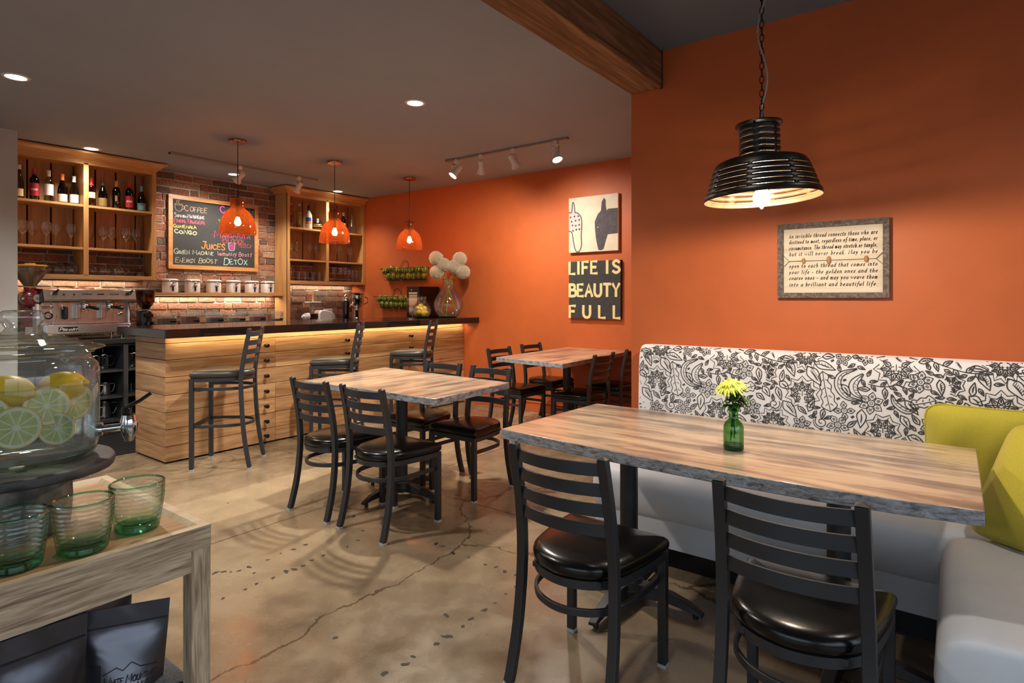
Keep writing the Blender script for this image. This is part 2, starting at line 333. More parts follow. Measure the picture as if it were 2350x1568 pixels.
# ---------------------------------------------------------------- mesh builder
class MB:
    def __init__(s): s.v = []; s.f = []; s.mi = []; s.r = []; s.cur = 0; s.rnd = 0.5
    def add(s, vs, fs, mi=None, rnd=None):
        o = len(s.v); s.v += [tuple(p) for p in vs]
        for f in fs:
            s.f.append(tuple(o+i for i in f)); s.mi.append(s.cur if mi is None else mi); s.r.append(s.rnd if rnd is None else rnd)
        return s
    def box(s, lo, hi, mi=None, rnd=None, jit=0.0, rot=None):
        x0, y0, z0 = lo; x1, y1, z1 = hi
        vs = [(x0,y0,z0),(x1,y0,z0),(x1,y1,z0),(x0,y1,z0),(x0,y0,z1),(x1,y0,z1),(x1,y1,z1),(x0,y1,z1)]
        if jit: vs = [tuple(c+random.uniform(-jit, jit) for c in p) for p in vs]
        if rot:
            c = Vector(((x0+x1)/2, (y0+y1)/2, (z0+z1)/2)); vs = [c+rot@(Vector(p)-c) for p in vs]
        return s.add(vs, [(0,3,2,1),(4,5,6,7),(0,1,5,4),(1,2,6,5),(2,3,7,6),(3,0,4,7)], mi, rnd)
    def bx(s, c, d, mi=None, rnd=None, rot=None):
        return s.box([c[i]-d[i]/2 for i in range(3)], [c[i]+d[i]/2 for i in range(3)], mi, rnd, 0, rot)
    def lathe(s, prof, c=(0,0,0), seg=24, mi=None, axis='Z', closed=False, a0=0.0, mat=None):
        # prof: (radius, height) pairs; radius 0 ends are capped by a point
        vs = []; rows = []
        for r, h in prof:
            if r < 1e-6: rows.append([len(vs)]); vs.append((0, 0, h))
            else:
                rows.append(list(range(len(vs), len(vs)+seg)))
                vs += [(r*math.cos(a0+2*PI*i/seg), r*math.sin(a0+2*PI*i/seg), h) for i in range(seg)]
        fs = []
        for a, b in zip(rows, rows[1:]):
            for i in range(seg):
                j = (i+1) % seg
                if len(a) == 1 and len(b) == 1: continue
                if len(a) == 1: fs.append((a[0], b[j], b[i]))
                elif len(b) == 1: fs.append((a[i], a[j], b[0]))
                else: fs.append((a[i], a[j], b[j], b[i]))
        if mat is not None: vs = [mat@Vector(p) for p in vs]
        elif axis == 'X': vs = [(p[2], p[0], p[1]) for p in vs]
        elif axis == 'Y': vs = [(p[1], p[2], p[0]) for p in vs]
        if mat is None: vs = [(p[0]+c[0], p[1]+c[1], p[2]+c[2]) for p in vs]
        return s.add(vs, fs, mi)
    def cyl(s, c, r, h, seg=20, mi=None, axis='Z', r2=None):
        r2 = r if r2 is None else r2
        return s.lathe([(0, 0), (r, 0), (r2, h), (0, h)], c, seg, mi, axis)
    def ball(s, c, r, seg=16, rings=8, mi=None, sq=(1,1,1), mat=None):
        vs = [(0,0,-1)]; 
        for i in range(1, rings):
            t = -PI/2+PI*i/rings
            vs += [(math.cos(t)*math.cos(2*PI*j/seg), math.cos(t)*math.sin(2*PI*j/seg), math.sin(t)) for j in range(seg)]
        vs.append((0,0,1)); fs = []
        for j in range(seg): fs.append((0, 1+(j+1)%seg, 1+j))
        for i in range(rings-2):
            for j in range(seg):
                a = 1+i*seg+j; b = 1+i*seg+(j+1)%seg; fs.append((a, b, b+seg, a+seg))
        o = 1+(rings-2)*seg
        for j in range(seg): fs.append((o+j, o+(j+1)%seg, len(vs)-1))
        P = [Vector((p[0]*r*sq[0], p[1]*r*sq[1], p[2]*r*sq[2])) for p in vs]
        if mat is not None: P = [mat@p for p in P]
        return s.add([p+Vector(c) for p in P], fs, mi)
    def sweep(s, path, prof, closed=False, up=(0,0,1), mi=None, caps=True):
        # prof: closed 2-D outline (side, up) carried along path
        P = [Vector(p) for p in path]; n = len(P); k = len(prof); vs = []; up = Vector(up)
        for i, p in enumerate(P):
            a = P[i-1] if (i > 0 or closed) else P[i]; b = P[(i+1) % n] if (i < n-1 or closed) else P[i]
            t = (b-a).normalized()
            u = up-t*t.dot(up)
            if u.length < 1e-3: u = Vector((1,0,0))-t*t.x
            u.normalize(); sd = t.cross(u)
            sc = 1.0
            if 0 < i < n-1 or closed:
                d1 = (P[i]-P[i-1]).normalized(); c = max(0.5, abs(d1.dot(t))); sc = 1/c
            vs += [p+sd*(q[0]*sc)+u*q[1] for q in prof]
        fs = []
        for i in range(n if closed else n-1):
            o = i*k; q = ((i+1) % n)*k
            for j in range(k): fs.append((o+j, o+(j+1)%k, q+(j+1)%k, q+j))
        if caps and not closed: fs.append(tuple(range(k))[::-1]); fs.append(tuple((n-1)*k+j for j in range(k)))
        return s.add(vs, fs, mi)
    def tube(s, path, r, seg=8, closed=False, mi=None, up=(0,0,1)):
        return s.sweep(path, [(r*math.cos(2*PI*i/seg), r*math.sin(2*PI*i/seg)) for i in range(seg)], closed, up, mi)
    def bar(s, path, w, h, closed=False, mi=None, up=(0,0,1)):
        return s.sweep(path, [(-w/2,-h/2),(w/2,-h/2),(w/2,h/2),(-w/2,h/2)], closed, up, mi)
    def rod(s, a, b, r, seg=8, mi=None, r2=None):
        a = Vector(a); b = Vector(b); d = b-a; q = d.to_track_quat('Z', 'Y').to_matrix().to_4x4(); q.translation = a
        r2 = r if r2 is None else r2
        return s.lathe([(0, 0), (r, 0), (r2, d.length), (0, d.length)], seg=seg, mi=mi, mat=q)
    def prism(s, poly, z0, z1, mi=None, top_mi=None):
        n = len(poly)
        vs = [(x, y, z0) for x, y in poly]+[(x, y, z1) for x, y in poly]
        s.add(vs, [tuple(range(n))[::-1]]+[(i, (i+1)%n, n+(i+1)%n, n+i) for i in range(n)], mi)
        o = len(s.v)-2*n; s.f.append(tuple(o+n+i for i in range(n))); s.mi.append((s.cur if mi is None else mi) if top_mi is None else top_mi); s.r.append(s.rnd)
        return s
    def rings(s, outline_levels, mi=None, cap0=True, cap1=True):
        n = len(outline_levels[0]); vs = [p for l in outline_levels for p in l]; fs = []
        for i in range(len(outline_levels)-1):
            for j in range(n): fs.append((i*n+j, i*n+(j+1)%n, (i+1)*n+(j+1)%n, (i+1)*n+j))
        if cap0: fs.append(tuple(range(n))[::-1])
        if cap1: fs.append(tuple((len(outline_levels)-1)*n+j for j in range(n)))
        return s.add(vs, fs, mi)
    def xf(s, m, start=0):
        s.v = s.v[:start]+[tuple(m@Vector(p)) for p in s.v[start:]]; return s
    def build(s, name, mats, parent=None, smooth=35, bevel=0.0, loc=None, subsurf=0, seg=2):
        me = bpy.data.meshes.new(name); me.from_pydata(s.v, [], s.f)
        for m in (mats if isinstance(mats, (list, tuple)) else [mats]): me.materials.append(M[m] if isinstance(m, str) else m)
        me.polygons.foreach_set('material_index', s.mi)
        at = me.attributes.new('rnd', 'FLOAT', 'FACE'); at.data.foreach_set('value', s.r)
        me.update()
        if smooth: me.shade_smooth(); me.set_sharp_from_angle(angle=math.radians(smooth))
        o = bpy.data.objects.new(name, me); COL.objects.link(o)
        if parent: o.parent = parent
        if loc is not None: o.location = loc
        if bevel:
            b = o.modifiers.new('bevel', 'BEVEL'); b.width = bevel; b.segments = seg; b.limit_method = 'ANGLE'; b.angle_limit = math.radians(40); b.harden_normals = False
        if subsurf:
            b = o.modifiers.new('sub', 'SUBSURF'); b.levels = subsurf; b.render_levels = subsurf
        return o

def tag(o, label=None, cat=None, group=None, kind=None):
    if label: o['label'] = label
    if cat: o['category'] = cat
    if group: o['group'] = group
    if kind: o['kind'] = kind
    return o
def thing(name, label, cat, loc=(0,0,0), rz=0, group=None):
    o = bpy.data.objects.new(name, None); COL.objects.link(o); o.location = loc; o.rotation_euler = (0,0,rz)
    o.empty_display_size = 0.1
    return tag(o, label, cat, group)
def kids(o): return [c for c in bpy.data.objects if c.parent == o]
def dup(o, label=None, loc=None, rz=None, parent=None, top=True):
    chs = list(o.children)
    c = o.copy(); COL.objects.link(c)
    if parent is not None: c.parent = parent
    if top:
        if label: c['label'] = label
        if loc is not None: c.location = loc
        if rz is not None: c.rotation_euler = (0, 0, rz)
    for ch in chs: dup(ch, parent=c, top=False)
    return c
def struct(o): o['kind'] = 'structure'; return o
ORD = ['first','second','third','fourth','fifth','sixth','seventh','eighth','ninth','tenth','eleventh','twelfth','thirteenth','fourteenth','fifteenth']

def crv(pts, n=6, closed=False):
    # Catmull-Rom through 2-D or 3-D points
    P = [Vector(p) for p in pts]; out = []; m = len(P)
    if m < 3: return P
    rng = range(m if closed else m-1)
    for i in rng:
        p0 = P[i-1] if (i > 0 or closed) else P[i]*2-P[i+1]
        p1 = P[i]; p2 = P[(i+1)%m]
        p3 = P[(i+2)%m] if (i+2 < m or closed) else p2*2-p1
        for k in range(n):
            t = k/n
            out.append(0.5*((2*p1)+(p2-p0)*t+(2*p0-5*p1+4*p2-p3)*t*t+(3*p1-p0-3*p2+p3)*t**3))
    if not closed: out.append(P[-1])
    return out

# ---------------------------------------------------------------- one-stroke lettering
GL = {
'A':'.62|0,0 .3,1 .6,0;.12,.36 .48,.36','B':'.55|0,0 0,1;~0,1 .42,.95 .42,.58 0,.53;~0,.53 .52,.48 .5,.05 0,0','C':'.6|~.56,.82 .33,1 .04,.7 .04,.3 .33,0 .58,.18',
'D':'.62|0,0 0,1;~0,1 .4,.95 .6,.5 .4,.05 0,0','E':'.5|.46,1 0,1 0,0 .48,0;0,.52 .38,.52','F':'.46|.46,1 0,1 0,0;0,.52 .38,.52','G':'.64|~.58,.82 .33,1 .04,.7 .04,.3 .33,0 .58,.2;.36,.42 .6,.42 .6,.05',
'H':'.6|0,0 0,1;.56,0 .56,1;0,.52 .56,.52','I':'.12|.05,0 .05,1','J':'.5|.1,1 .5,1;~.38,1 .38,.25 .22,0 .02,.2','K':'.56|0,0 0,1;.5,1 0,.42;.12,.54 .54,0','L':'.46|0,1 0,0 .46,0',
'M':'.74|0,0 .06,1 .36,.3 .66,1 .72,0','N':'.62|0,0 0,1 .58,0 .58,1','O':'.66|~.33,1 .04,.72 .04,.28 .33,0 .62,.28 .62,.72 .33,1','P':'.52|0,0 0,1;~0,1 .42,.96 .5,.72 .4,.5 0,.46','Q':'.66|~.33,1 .04,.7 .04,.3 .33,0 .62,.3 .62,.7 .33,1;.4,.25 .66,-.08',
'R':'.56|0,0 0,1;~0,1 .42,.96 .48,.74 .4,.54 0,.5;.22,.5 .54,0','S':'.5|~.46,.86 .26,1 .04,.82 .14,.58 .4,.42 .48,.18 .24,0 .02,.14','T':'.56|0,1 .56,1;.28,1 .28,0','U':'.6|~0,1 0,.3 .14,.04 .28,0 .44,.04 .56,.3 .56,1',
'V':'.58|0,1 .29,0 .58,1','W':'.8|0,1 .18,0 .4,.8 .62,0 .8,1','X':'.56|0,1 .56,0;.56,1 0,0','Y':'.56|0,1 .28,.5 .56,1;.28,.5 .28,0',
'a':'.5|~.45,.48 .25,.56 .05,.3 .2,0 .42,.25;.46,.55 .42,.08 .52,.0','b':'.48|.12,1 .08,.05;~.1,.4 .3,.56 .45,.3 .3,0 .08,.08','c':'.44|~.42,.46 .25,.56 .06,.28 .22,0 .42,.1','d':'.52|~.44,.45 .25,.56 .05,.28 .2,0 .43,.22;.54,1 .44,.0','e':'.44|~.08,.28 .38,.34 .3,.56 .07,.3 .2,0 .42,.12',
'f':'.34|~.5,.95 .36,1 .24,.7 .16,-.2 .0,-.36;.06,.5 .4,.5','g':'.5|~.44,.46 .25,.56 .06,.3 .2,.02 .43,.25;~.47,.55 .42,-.1 .2,-.38 .0,-.26','h':'.48|.14,1 .08,0;~.1,.35 .28,.56 .42,.4 .4,0','i':'.2|.12,.55 .1,.05 .18,0;.13,.76 .14,.8','j':'.2|~.12,.55 .1,-.2 -.08,-.35','k':'.46|.12,1 .08,0;.4,.55 .1,.25 .42,0','l':'.22|.14,1 .1,.08 .2,0',
'm':'.68|.06,.55 .05,0;~.05,.35 .2,.56 .32,.4 .32,0;~.32,.35 .48,.56 .6,.4 .6,0','n':'.48|.07,.55 .06,0;~.06,.35 .25,.56 .4,.4 .4,0','o':'.5|~.25,.56 .05,.28 .25,0 .45,.28 .25,.56','p':'.5|.12,.55 .04,-.4;~.1,.4 .3,.56 .46,.3 .3,0 .08,.08','r':'.36|.07,.55 .06,0;~.06,.35 .2,.54 .36,.5','s':'.4|~.36,.5 .2,.56 .08,.42 .34,.16 .2,0 .03,.08',
't':'.36|~.2,.8 .15,.1 .32,.02;.03,.55 .36,.55','u':'.48|~.06,.55 .06,.15 .2,0 .4,.2;.42,.55 .42,0','v':'.44|.04,.55 .2,0 .4,.55','w':'.62|.03,.55 .15,0 .3,.45 .42,0 .58,.55','y':'.46|.05,.55 .22,.05;~.42,.55 .25,0 .0,-.38','x':'.44|.04,.55 .4,0;.4,.55 .04,0','z':'.42|.04,.55 .38,.55 .04,0 .4,0',
'.':'.16|.05,.0 .08,.03','-':'.36|.05,.3 .32,.3',',':'.18|.1,.04 .04,-.12',"'":'.14|.06,.9 .04,1','3':'.5|~.04,.86 .28,1 .44,.78 .2,.54 .46,.3 .26,0 .02,.16','0':'.5|~.25,1 .04,.7 .04,.3 .25,0 .46,.3 .46,.7 .25,1','5':'.5|.44,1 .08,1 .06,.56;~.06,.56 .3,.64 .46,.32 .26,0 .02,.12'}
def strokes(text, h, smallcaps=False, gap=0.16, jit=0.0, slant=0.0, space=0.34):
    out = []; x = 0.0
    for i, ch in enumerate(text):
        if ch == ' ': x += space*h; continue
        k = h
        g = ch
        if smallcaps and ch.islower(): g = ch.upper(); k = h*0.72
        d = GL.get(g) or GL.get(g.upper()); w, body = d.split('|')
        ang = random.uniform(-jit, jit)*0.12; dy = random.uniform(-jit, jit)*0.05*k; sc = 1+random.uniform(-jit, jit)*0.12
        for st in body.split(';'):
            sm = st[0] == '~'; pts = [tuple(float(c) for c in q.split(',')) for q in st.lstrip('~').split()]
            P = [Vector((p[0]*k*sc, p[1]*k*sc)) for p in pts]
            P = [Vector((p.x*math.cos(ang)-p.y*math.sin(ang)+p.y*slant, p.x*math.sin(ang)+p.y*math.cos(ang)+dy)) for p in P]
            if sm: P = crv(P, 5)
            out.append([Vector((p.x+x, p.y)) for p in P])
        x += (float(w)+gap)*k*sc
    return out, max(x-gap*h, 1e-4)
def ribbon(P, w, nib=None, taper=False):
    # flat quads along a 2-D polyline; nib = pen angle for broad-nib strokes
    n = len(P); vs = []; fs = []
    for i in range(n):
        a = P[max(0, i-1)]; b = P[min(n-1, i+1)]; d = (b-a)
        if d.length < 1e-9: d = Vector((1, 0))
        d.normalize(); nn = Vector((-d.y, d.x)); ww = w
        if nib is not None: ww = w*(0.32+0.68*abs(math.sin(math.atan2(d.y, d.x)-nib)))
        if taper: ww *= 0.35+0.65*math.sin(PI*min(1, max(0, (i+0.25)/(n-0.5))))
        e = d*(w*0.3 if i == n-1 else (-w*0.3 if i == 0 else 0)) if not taper else Vector((0, 0))
        vs += [P[i]+nn*ww/2+e, P[i]-nn*ww/2+e]
    for i in range(n-1): fs.append((2*i+1, 2*i+3, 2*i+2, 2*i))
    return vs, fs
def place2(mb, P2, w, org, ux, uy, off=0.0, mi=None, nib=None, taper=False):
    org = Vector(org); ux = Vector(ux).normalized(); uy = Vector(uy).normalized(); nz = ux.cross(uy)
    vs, fs = ribbon(P2, w, nib, taper); vs = [org+ux*p.x+uy*p.y+nz*off for p in vs]
    mb.add(vs, fs, mi)
def write(mb, text, org, ux, uy, h, width=None, w=None, mi=None, nib=None, off=0.0008, **kw):
    S, tw = strokes(text, h, **kw); fx = (width/tw) if width else 1.0
    z = 0
    for P in S:
        z += 1
        place2(mb, [Vector((p.x*fx, p.y)) for p in P], w or h*0.12, org, ux, uy, off+0.00003*(z % 7), mi, nib)
    return tw*fx
def patch(mb, pts2, org, ux, uy, off=0.0, mi=None):
    org = Vector(org); ux = Vector(ux).normalized(); uy = Vector(uy).normalized(); nz = ux.cross(uy)
    mb.add([org+ux*p[0]+uy*p[1]+nz*off for p in pts2], [tuple(range(len(pts2)))], mi)
# ---------------------------------------------------------------- the room
CZ = 2.795; WX = 5.66; NX = 3.345; NY = 1.603; BY = 7.30
def wall_box(name, lo, hi, mat):
    o = MB().box(lo, hi).build(name, mat, smooth=0); return struct(o)
fl = MB().box((-3.3, -2.7, -0.1), (WX+.1, BY+.1, 0))
SP = [(1.94,3.76),(2.38,3.41),(2.3,3.37),(2.28,2.92),(2.17,2.7),(2.07,2.61),(1.98,2.59),(1.86,2.79),(1.79,2.79),(1.72,2.8),(1.64,2.78),(1.84,2.6),(1.77,2.6),(1.71,2.58),(1.66,2.58),(1.62,2.59),(1.55,2.58),(1.47,2.59),(1.41,2.58),(1.31,2.58),(1.54,2.78),(1.52,2.7),(1.49,2.78),(1.46,2.80),(1.44,2.83),(1.41,2.85),(2.29,2.39),(2.29,2.24),(2.29,2.19),(2.26,2.09),(2.27,1.99),(2.26,1.87),(2.27,1.81),(2.26,1.75),(2.26,1.67),(2.17,1.61),(2.09,1.61),(2.0,1.6),(1.93,1.6),(1.84,1.6),(1.78,1.59),(1.69,1.59),(1.63,1.59),(1.52,1.6),(1.47,1.59),(1.39,1.61),(1.42,1.93),(1.8,1.7),(2.29,3.99),(2.43,4.07)]
for k, (x, y) in enumerate(SP):
    r = random.uniform(0.006, 0.013); n = 11
    st = random.uniform(1, 2.2); a = random.uniform(0, PI)
    P = []
    for i in range(n):
        q = 2*PI*i/n; rr = r*random.uniform(0.55, 1.25); u = rr*st*math.cos(q); v = rr*math.sin(q)
        P.append((x+u*math.cos(a)-v*math.sin(a), y+u*math.sin(a)+v*math.cos(a), 0.0007))
    fl.add(P, [tuple(range(n))], 1)
struct(fl.build('floor', ['floor', 'stain'], smooth=0))
wall_box('ceiling', (-3.3, NY, CZ), (WX+.1, BY+.1, CZ+.1), 'ceiling')
M['ceiling_dark'] = plain('shaded_ceiling_colour', rgb(98, 108, 122), 0.8, noise=0.04, nscale=2)  # same ceiling; the dimmer light on its front part is put into this colour
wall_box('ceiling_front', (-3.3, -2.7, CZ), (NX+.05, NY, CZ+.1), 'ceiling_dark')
wall_box('wall_right', (NX, -2.7, 0), (WX+.1, NY, CZ), 'orange')
wall_box('wall_far_right', (WX, NY, 0), (WX+.1, BY+.1, CZ), 'orange')
struct(MB().box((WX-.014, NY, 0), (WX, 5.03, .105)).box((WX-.022, NY, .105), (WX, 5.03, .122)).build('baseboard_right', 'orange', smooth=0, bevel=.003))
wall_box('wall_left', (-3.3, 6.60, 0), (1.53, BY+.1, CZ), 'grey_wall')
# daylight comes in through tall openings in the two street walls behind the camera
def open_wall(name, fixed, lo, hi, o0, o1, z0, z1, axis):
    m = MB()
    for a, b, c, d in ((lo, o0, 0, CZ), (o1, hi, 0, CZ), (o0, o1, 0, z0), (o0, o1, z1, CZ)):
        if axis == 'x': m.box((a, fixed-.1, c), (b, fixed, d))
        else: m.box((fixed-.1, a, c), (fixed, b, d))
    return struct(m.build(name, 'grey_wall', smooth=0))
open_wall('wall_front', -2.6, -3.3, NX, -2.6, 2.3, .55, 2.35, 'x')
open_wall('wall_street', -3.2, -2.6, 6.6, -1.6, 3.4, .55, 2.35, 'y')
def mullions(name, axis, fixed, a0, a1, n):
    m = MB()
    for i in range(n+1):
        a = a0+(a1-a0)*i/n
        if axis == 'x': m.bx((a, fixed-.05, 1.45), (.05, .06, 1.8))
        else: m.bx((fixed-.05, a, 1.45), (.06, .05, 1.8))
    for z in (.575, 2.325):
        if axis == 'x': m.bx(((a0+a1)/2, fixed-.05, z), (a1-a0, .06, .05))
        else: m.bx((fixed-.05, (a0+a1)/2, z), (.06, a1-a0, .05))
    struct(m.build(name, 'black_plastic', smooth=0))
mullions('window_1', 'x', -2.6, -2.6, 2.3, 3); mullions('window_2', 'y', -3.2, -1.6, 3.4, 3)
# brick wall, real bricks proud of a mortar bed
bw = MB().box((1.53, BY, 0), (WX, BY+.1, CZ), 0)
z = 0.86; row = 0
while z < CZ-.01:
    h = random.uniform(.066, .074); x = 1.52-random.uniform(0, .2)
    while x < WX:
        w = random.choice([.205, .20, .21, .19, .10, .205, .16]) + random.uniform(-.012, .012)
        x1 = min(x+w, WX-.002); z1 = min(z+h+random.uniform(-.006, .004), CZ-.002)
        if x1-x > .03:
            d = random.uniform(.008, .02)
            vs = [(x,BY-d,z),(x1,BY-d,z),(x1,BY+.01,z),(x,BY+.01,z),(x,BY-d,z1),(x1,BY-d,z1),(x1,BY+.01,z1),(x,BY+.01,z1)]
            xm = (x+x1)/2
            j = lambda s=.004: random.uniform(-s, s)
            F = [(x+j(),BY-d+j(.003),z+j()),(xm+j(.01),BY-d+j(.004),z+j()),(x1+j(),BY-d+j(.003),z+j()),(x1+j(),BY-d+j(.003),z1+j()),(xm+j(.01),BY-d+j(.004),z1+j()),(x+j(),BY-d+j(.003),z1+j())]
            B = [(x,BY+.01,z),(xm,BY+.01,z),(x1,BY+.01,z),(x1,BY+.01,z1),(xm,BY+.01,z1),(x,BY+.01,z1)]
            bw.add(F+B, [(0,1,4,5),(1,2,3,4)]+[(i, 6+i, 6+(i+1)%6, (i+1)%6) for i in range(6)], 1, random.random())
        x = x1+random.uniform(.011, .018)
        if x1 >= WX-.003: break
    z += h+random.uniform(.012, .016); row += 1
struct(bw.build('wall_back', ['mortar', 'brick'], smooth=20))
# ceiling beam with its steel seat
bm_ = MB()
n = 30
for i in range(n):
    pass
bm_.box((-3.2, NY-.2, 2.572), (NX-.002, NY, CZ))
beam = bm_.build('ceiling_beam', 'beam', smooth=0, bevel=.006); struct(beam)
MB().box((NX-.012, NY-.204, 2.568), (NX-.004, NY-.19, CZ-.002)).build('beam_bracket', 'cast_iron', beam, smooth=0)

# ---------------------------------------------------------------- banquette
def seat_prof(dz=0):
    return [(.47,.235),(.012,.235),(-.004,.255),(-.012,.31),(-.008,.375),(.006,.415),(.03,.438),(.07,.45),(.25,.455),(.47,.45)]
def extr(mb, prof, a0, a1, fn, mi=None, ends=True, puff=0.0):
    # loft a profile between a0 and a1, pulled in at both ends for an upholstered edge
    A = [a0, a0+.006, a0+.02, a0+.05]+[a0+.05+(a1-a0-.1)*i/6 for i in range(1, 6)]+[a1-.05, a1-.02, a1-.006, a1]
    ins = [.02, .008, .002, 0]+[0]*5+[0, .002, .008, .02]
    cx_ = sum(p[0] for p in prof)/len(prof); cz_ = sum(p[1] for p in prof)/len(prof)
    L = []
    for a, k in zip(A, ins):
        L.append([fn(a, p[0]+(k if p[0] < cx_ else -k), p[1]+(k if p[1] < cz_ else -k)) for p in prof])
    mb.rings(L, mi)
bq = thing('banquette', 'grey leather corner banquette with floral printed back along the orange wall', 'banquette', (2.745, .5, 0))
T0 = Vector((2.745, .5, 0))
def loc(p): return Vector(p)-T0
mb = MB(); extr(mb, seat_prof(), -.62, 1.54, lambda a, d, z: loc((2.745+d, a, z)))
mb.build('seat_cushion', 'leather', bq, 50)
mb = MB(); extr(mb, [(.46,.1),(.014,.1),(.010,.2),(.016,.236),(.46,.236)], -.62, 1.535, lambda a, d, z: loc((2.745+d, a, z)))
mb.build('seat_base', 'leather', bq, 50)
mb = MB().box(loc((2.79, -.6, 0.001)), loc((3.19, 1.50, .101))).box(loc((2.0, -.58, 0.001)), loc((2.8, -.005, .101)))
mb.build('toe_kick', 'black_plastic', bq, 0)
mb = MB(); extr(mb, seat_prof(), 1.90, 2.738, lambda a, d, z: loc((a, .04-d, z)))
mb.build('wing_cushion', 'leather', bq, 50)
mb = MB(); extr(mb, [(.46,.1),(.014,.1),(.010,.2),(.016,.236),(.46,.236)], 1.905, 2.745, lambda a, d, z: loc((a, .04-d, z)))
mb.build('wing_base', 'leather', bq, 50)
bp = [(3.205,.40),(3.195,.55),(3.195,.75),(3.20,.92),(3.206,.99),(3.216,1.022),(3.236,1.042),(3.27,1.052),(3.31,1.05),(3.336,1.035),(3.341,.40)]
mb = MB(); extr(mb, bp, -.72, 1.495, lambda a, x, z: loc((x, a, z)))
back = mb.build('backrest', 'floral_cloth', bq, 50)
mb = MB(); extr(mb, [(0,.40),(-.01,.6),(-.01,.9),(0,1.0),(.03,1.045),(.09,1.045),(.12,1.0),(.12,.40)], 1.95, 3.19, lambda a, d, z: loc((a, -.60-d, z)))
mb.build('wing_backrest', 'floral_cloth', bq, 50)
# printed pattern: strokes laid on the cloth; s runs along the wall, t is height
def xs(t):
    for (x0, z0), (x1, z1) in zip(bp[:7], bp[1:8]):
        if t <= z1: return x0+(x1-x0)*(t-z0)/(z1-z0)
    return 3.27
FL = []
def S(pts, w=.0046, taper=False, smooth=True): FL.append((crv(pts, 4) if smooth and len(pts) > 2 else [Vector(p) for p in pts], w, taper))
def leaf(a, b, wd, hatch=0, side=1.0):
    a = Vector(a); b = Vector(b); d = b-a; n = Vector((-d.y, d.x)).normalized()*wd
    S([a, a+d*.3+n*side, a+d*.65+n*.8, b]); S([a, a+d*.3-n*.9, a+d*.65-n*.6, b])
    S([a+d*.25, a+d*.5+n*.1, a+d*.75], .006, True)
    for i in range(hatch):
        t = .25+.55*i/max(1, hatch-1); p = a+d*t+n*.1; S([p, p+n*.5-d*.06], .0022, False, False)
def zig(c, r, n, a0, a1, inner=.74, w=.0042):
    P = []
    for i in range(2*n+1):
        a = a0+(a1-a0)*i/(2*n); rr = r if i % 2 else r*inner
        P.append((c[0]+rr*math.cos(a), c[1]+rr*math.sin(a)))
    S(P, w, False, False)
def lotus(c, r, rot=PI/2, n=9, span=2*PI*.92):
    a0 = rot-span/2; a1 = rot+span/2
    zig(c, r, n, a0, a1, .76); zig(c, r*.70, n, a0, a1, .80, .0042)
    for i in range(n):
        a = a0+span*(i+.5)/n; u = Vector((math.cos(a), math.sin(a))); C_ = Vector(c)
        leaf(C_+u*r*.26, C_+u*r*.64, r*.105)
        S([C_+u*r*.70, C_+u*r*.84], .0035, True, False)
    for k in range(3):
        a = rot+(k-1)*1.3; S([(c[0]+r*.13*math.cos(a)+r*.12*math.cos(q), c[1]+r*.13*math.sin(a)+r*.12*math.sin(q)) for q in [a-2+4*j/6 for j in range(7)]], .0034)
    S([(c[0]-r*.2*math.cos(rot), c[1]-r*.2*math.sin(rot)), (c[0]+r*.12*math.cos(rot), c[1]+r*.12*math.sin(rot))], .005, True, False)
def daisy(c, r, rot=.4, n=6):
    C_ = Vector(c)
    S([(c[0]+r*.28*math.cos(q*2*PI/12), c[1]+r*.28*math.sin(q*2*PI/12)) for q in range(13)], .0034)
    for i in range(n):
        a = rot+2*PI*i/n; u = Vector((math.cos(a), math.sin(a))); v = Vector((-u.y, u.x))
        S([C_+u*r*.3-v*r*.1, C_+u*r*.62-v*r*.28, C_+u*r], .0036); S([C_+u*r*.3+v*r*.1, C_+u*r*.62+v*r*.28, C_+u*r], .0036)
        for k in (-1, 0, 1): S([C_+u*r*.48+v*r*.09*k, C_+u*r*.72+v*r*.07*k], .0024, False, False)
        S([C_+u*r*.10, C_+u*r*.13], .004, False, False)
def curl(c, r, f=1):
    S([(c[0]+f*r*(1-.8*i/16)*math.cos(i*.55+2.6), c[1]+r*(1-.8*i/16)*math.sin(i*.55+2.6)) for i in range(17)], .004)
    S([(c[0]+f*r*1.25*math.cos(i*.3+2.9), c[1]+r*1.2*math.sin(i*.3+2.9)) for i in range(8)], .0034)
def stem(pts, nl=4, ll=.035):
    P = crv(pts, 5); S(pts, .0038); n = len(P)
    for i in range(nl):
        k = int((i+.5)/nl*(n-1)); d = (P[min(n-1, k+1)]-P[k]).normalized(); nn = Vector((-d.y, d.x))*(1 if i % 2 else -1)
        leaf(P[k], P[k]+(d*.7+nn*.8).normalized()*ll, ll*.22)
    d = (P[-1]-P[-3]).normalized(); leaf(P[-1], P[-1]+d*ll, ll*.22)
def feather(pts, w=.02):
    P = crv(pts, 5); n = len(P); L = []; R = []
    for i, p in enumerate(P):
        d = (P[min(n-1, i+1)]-P[max(0, i-1)]).normalized(); nn = Vector((-d.y, d.x)); k = w*math.sin(PI*min(.96, i/(n-1)+.02))**.7
        L.append(p+nn*k); R.append(p-nn*k)
        if i % 2 and i < n-2: S([p+nn*k*.2, p+nn*k*.75+d*.004], .0022, False, False)
    FL.append((L, .0046, False)); FL.append((R, .0046, False)); FL.append((P, .0028, False))
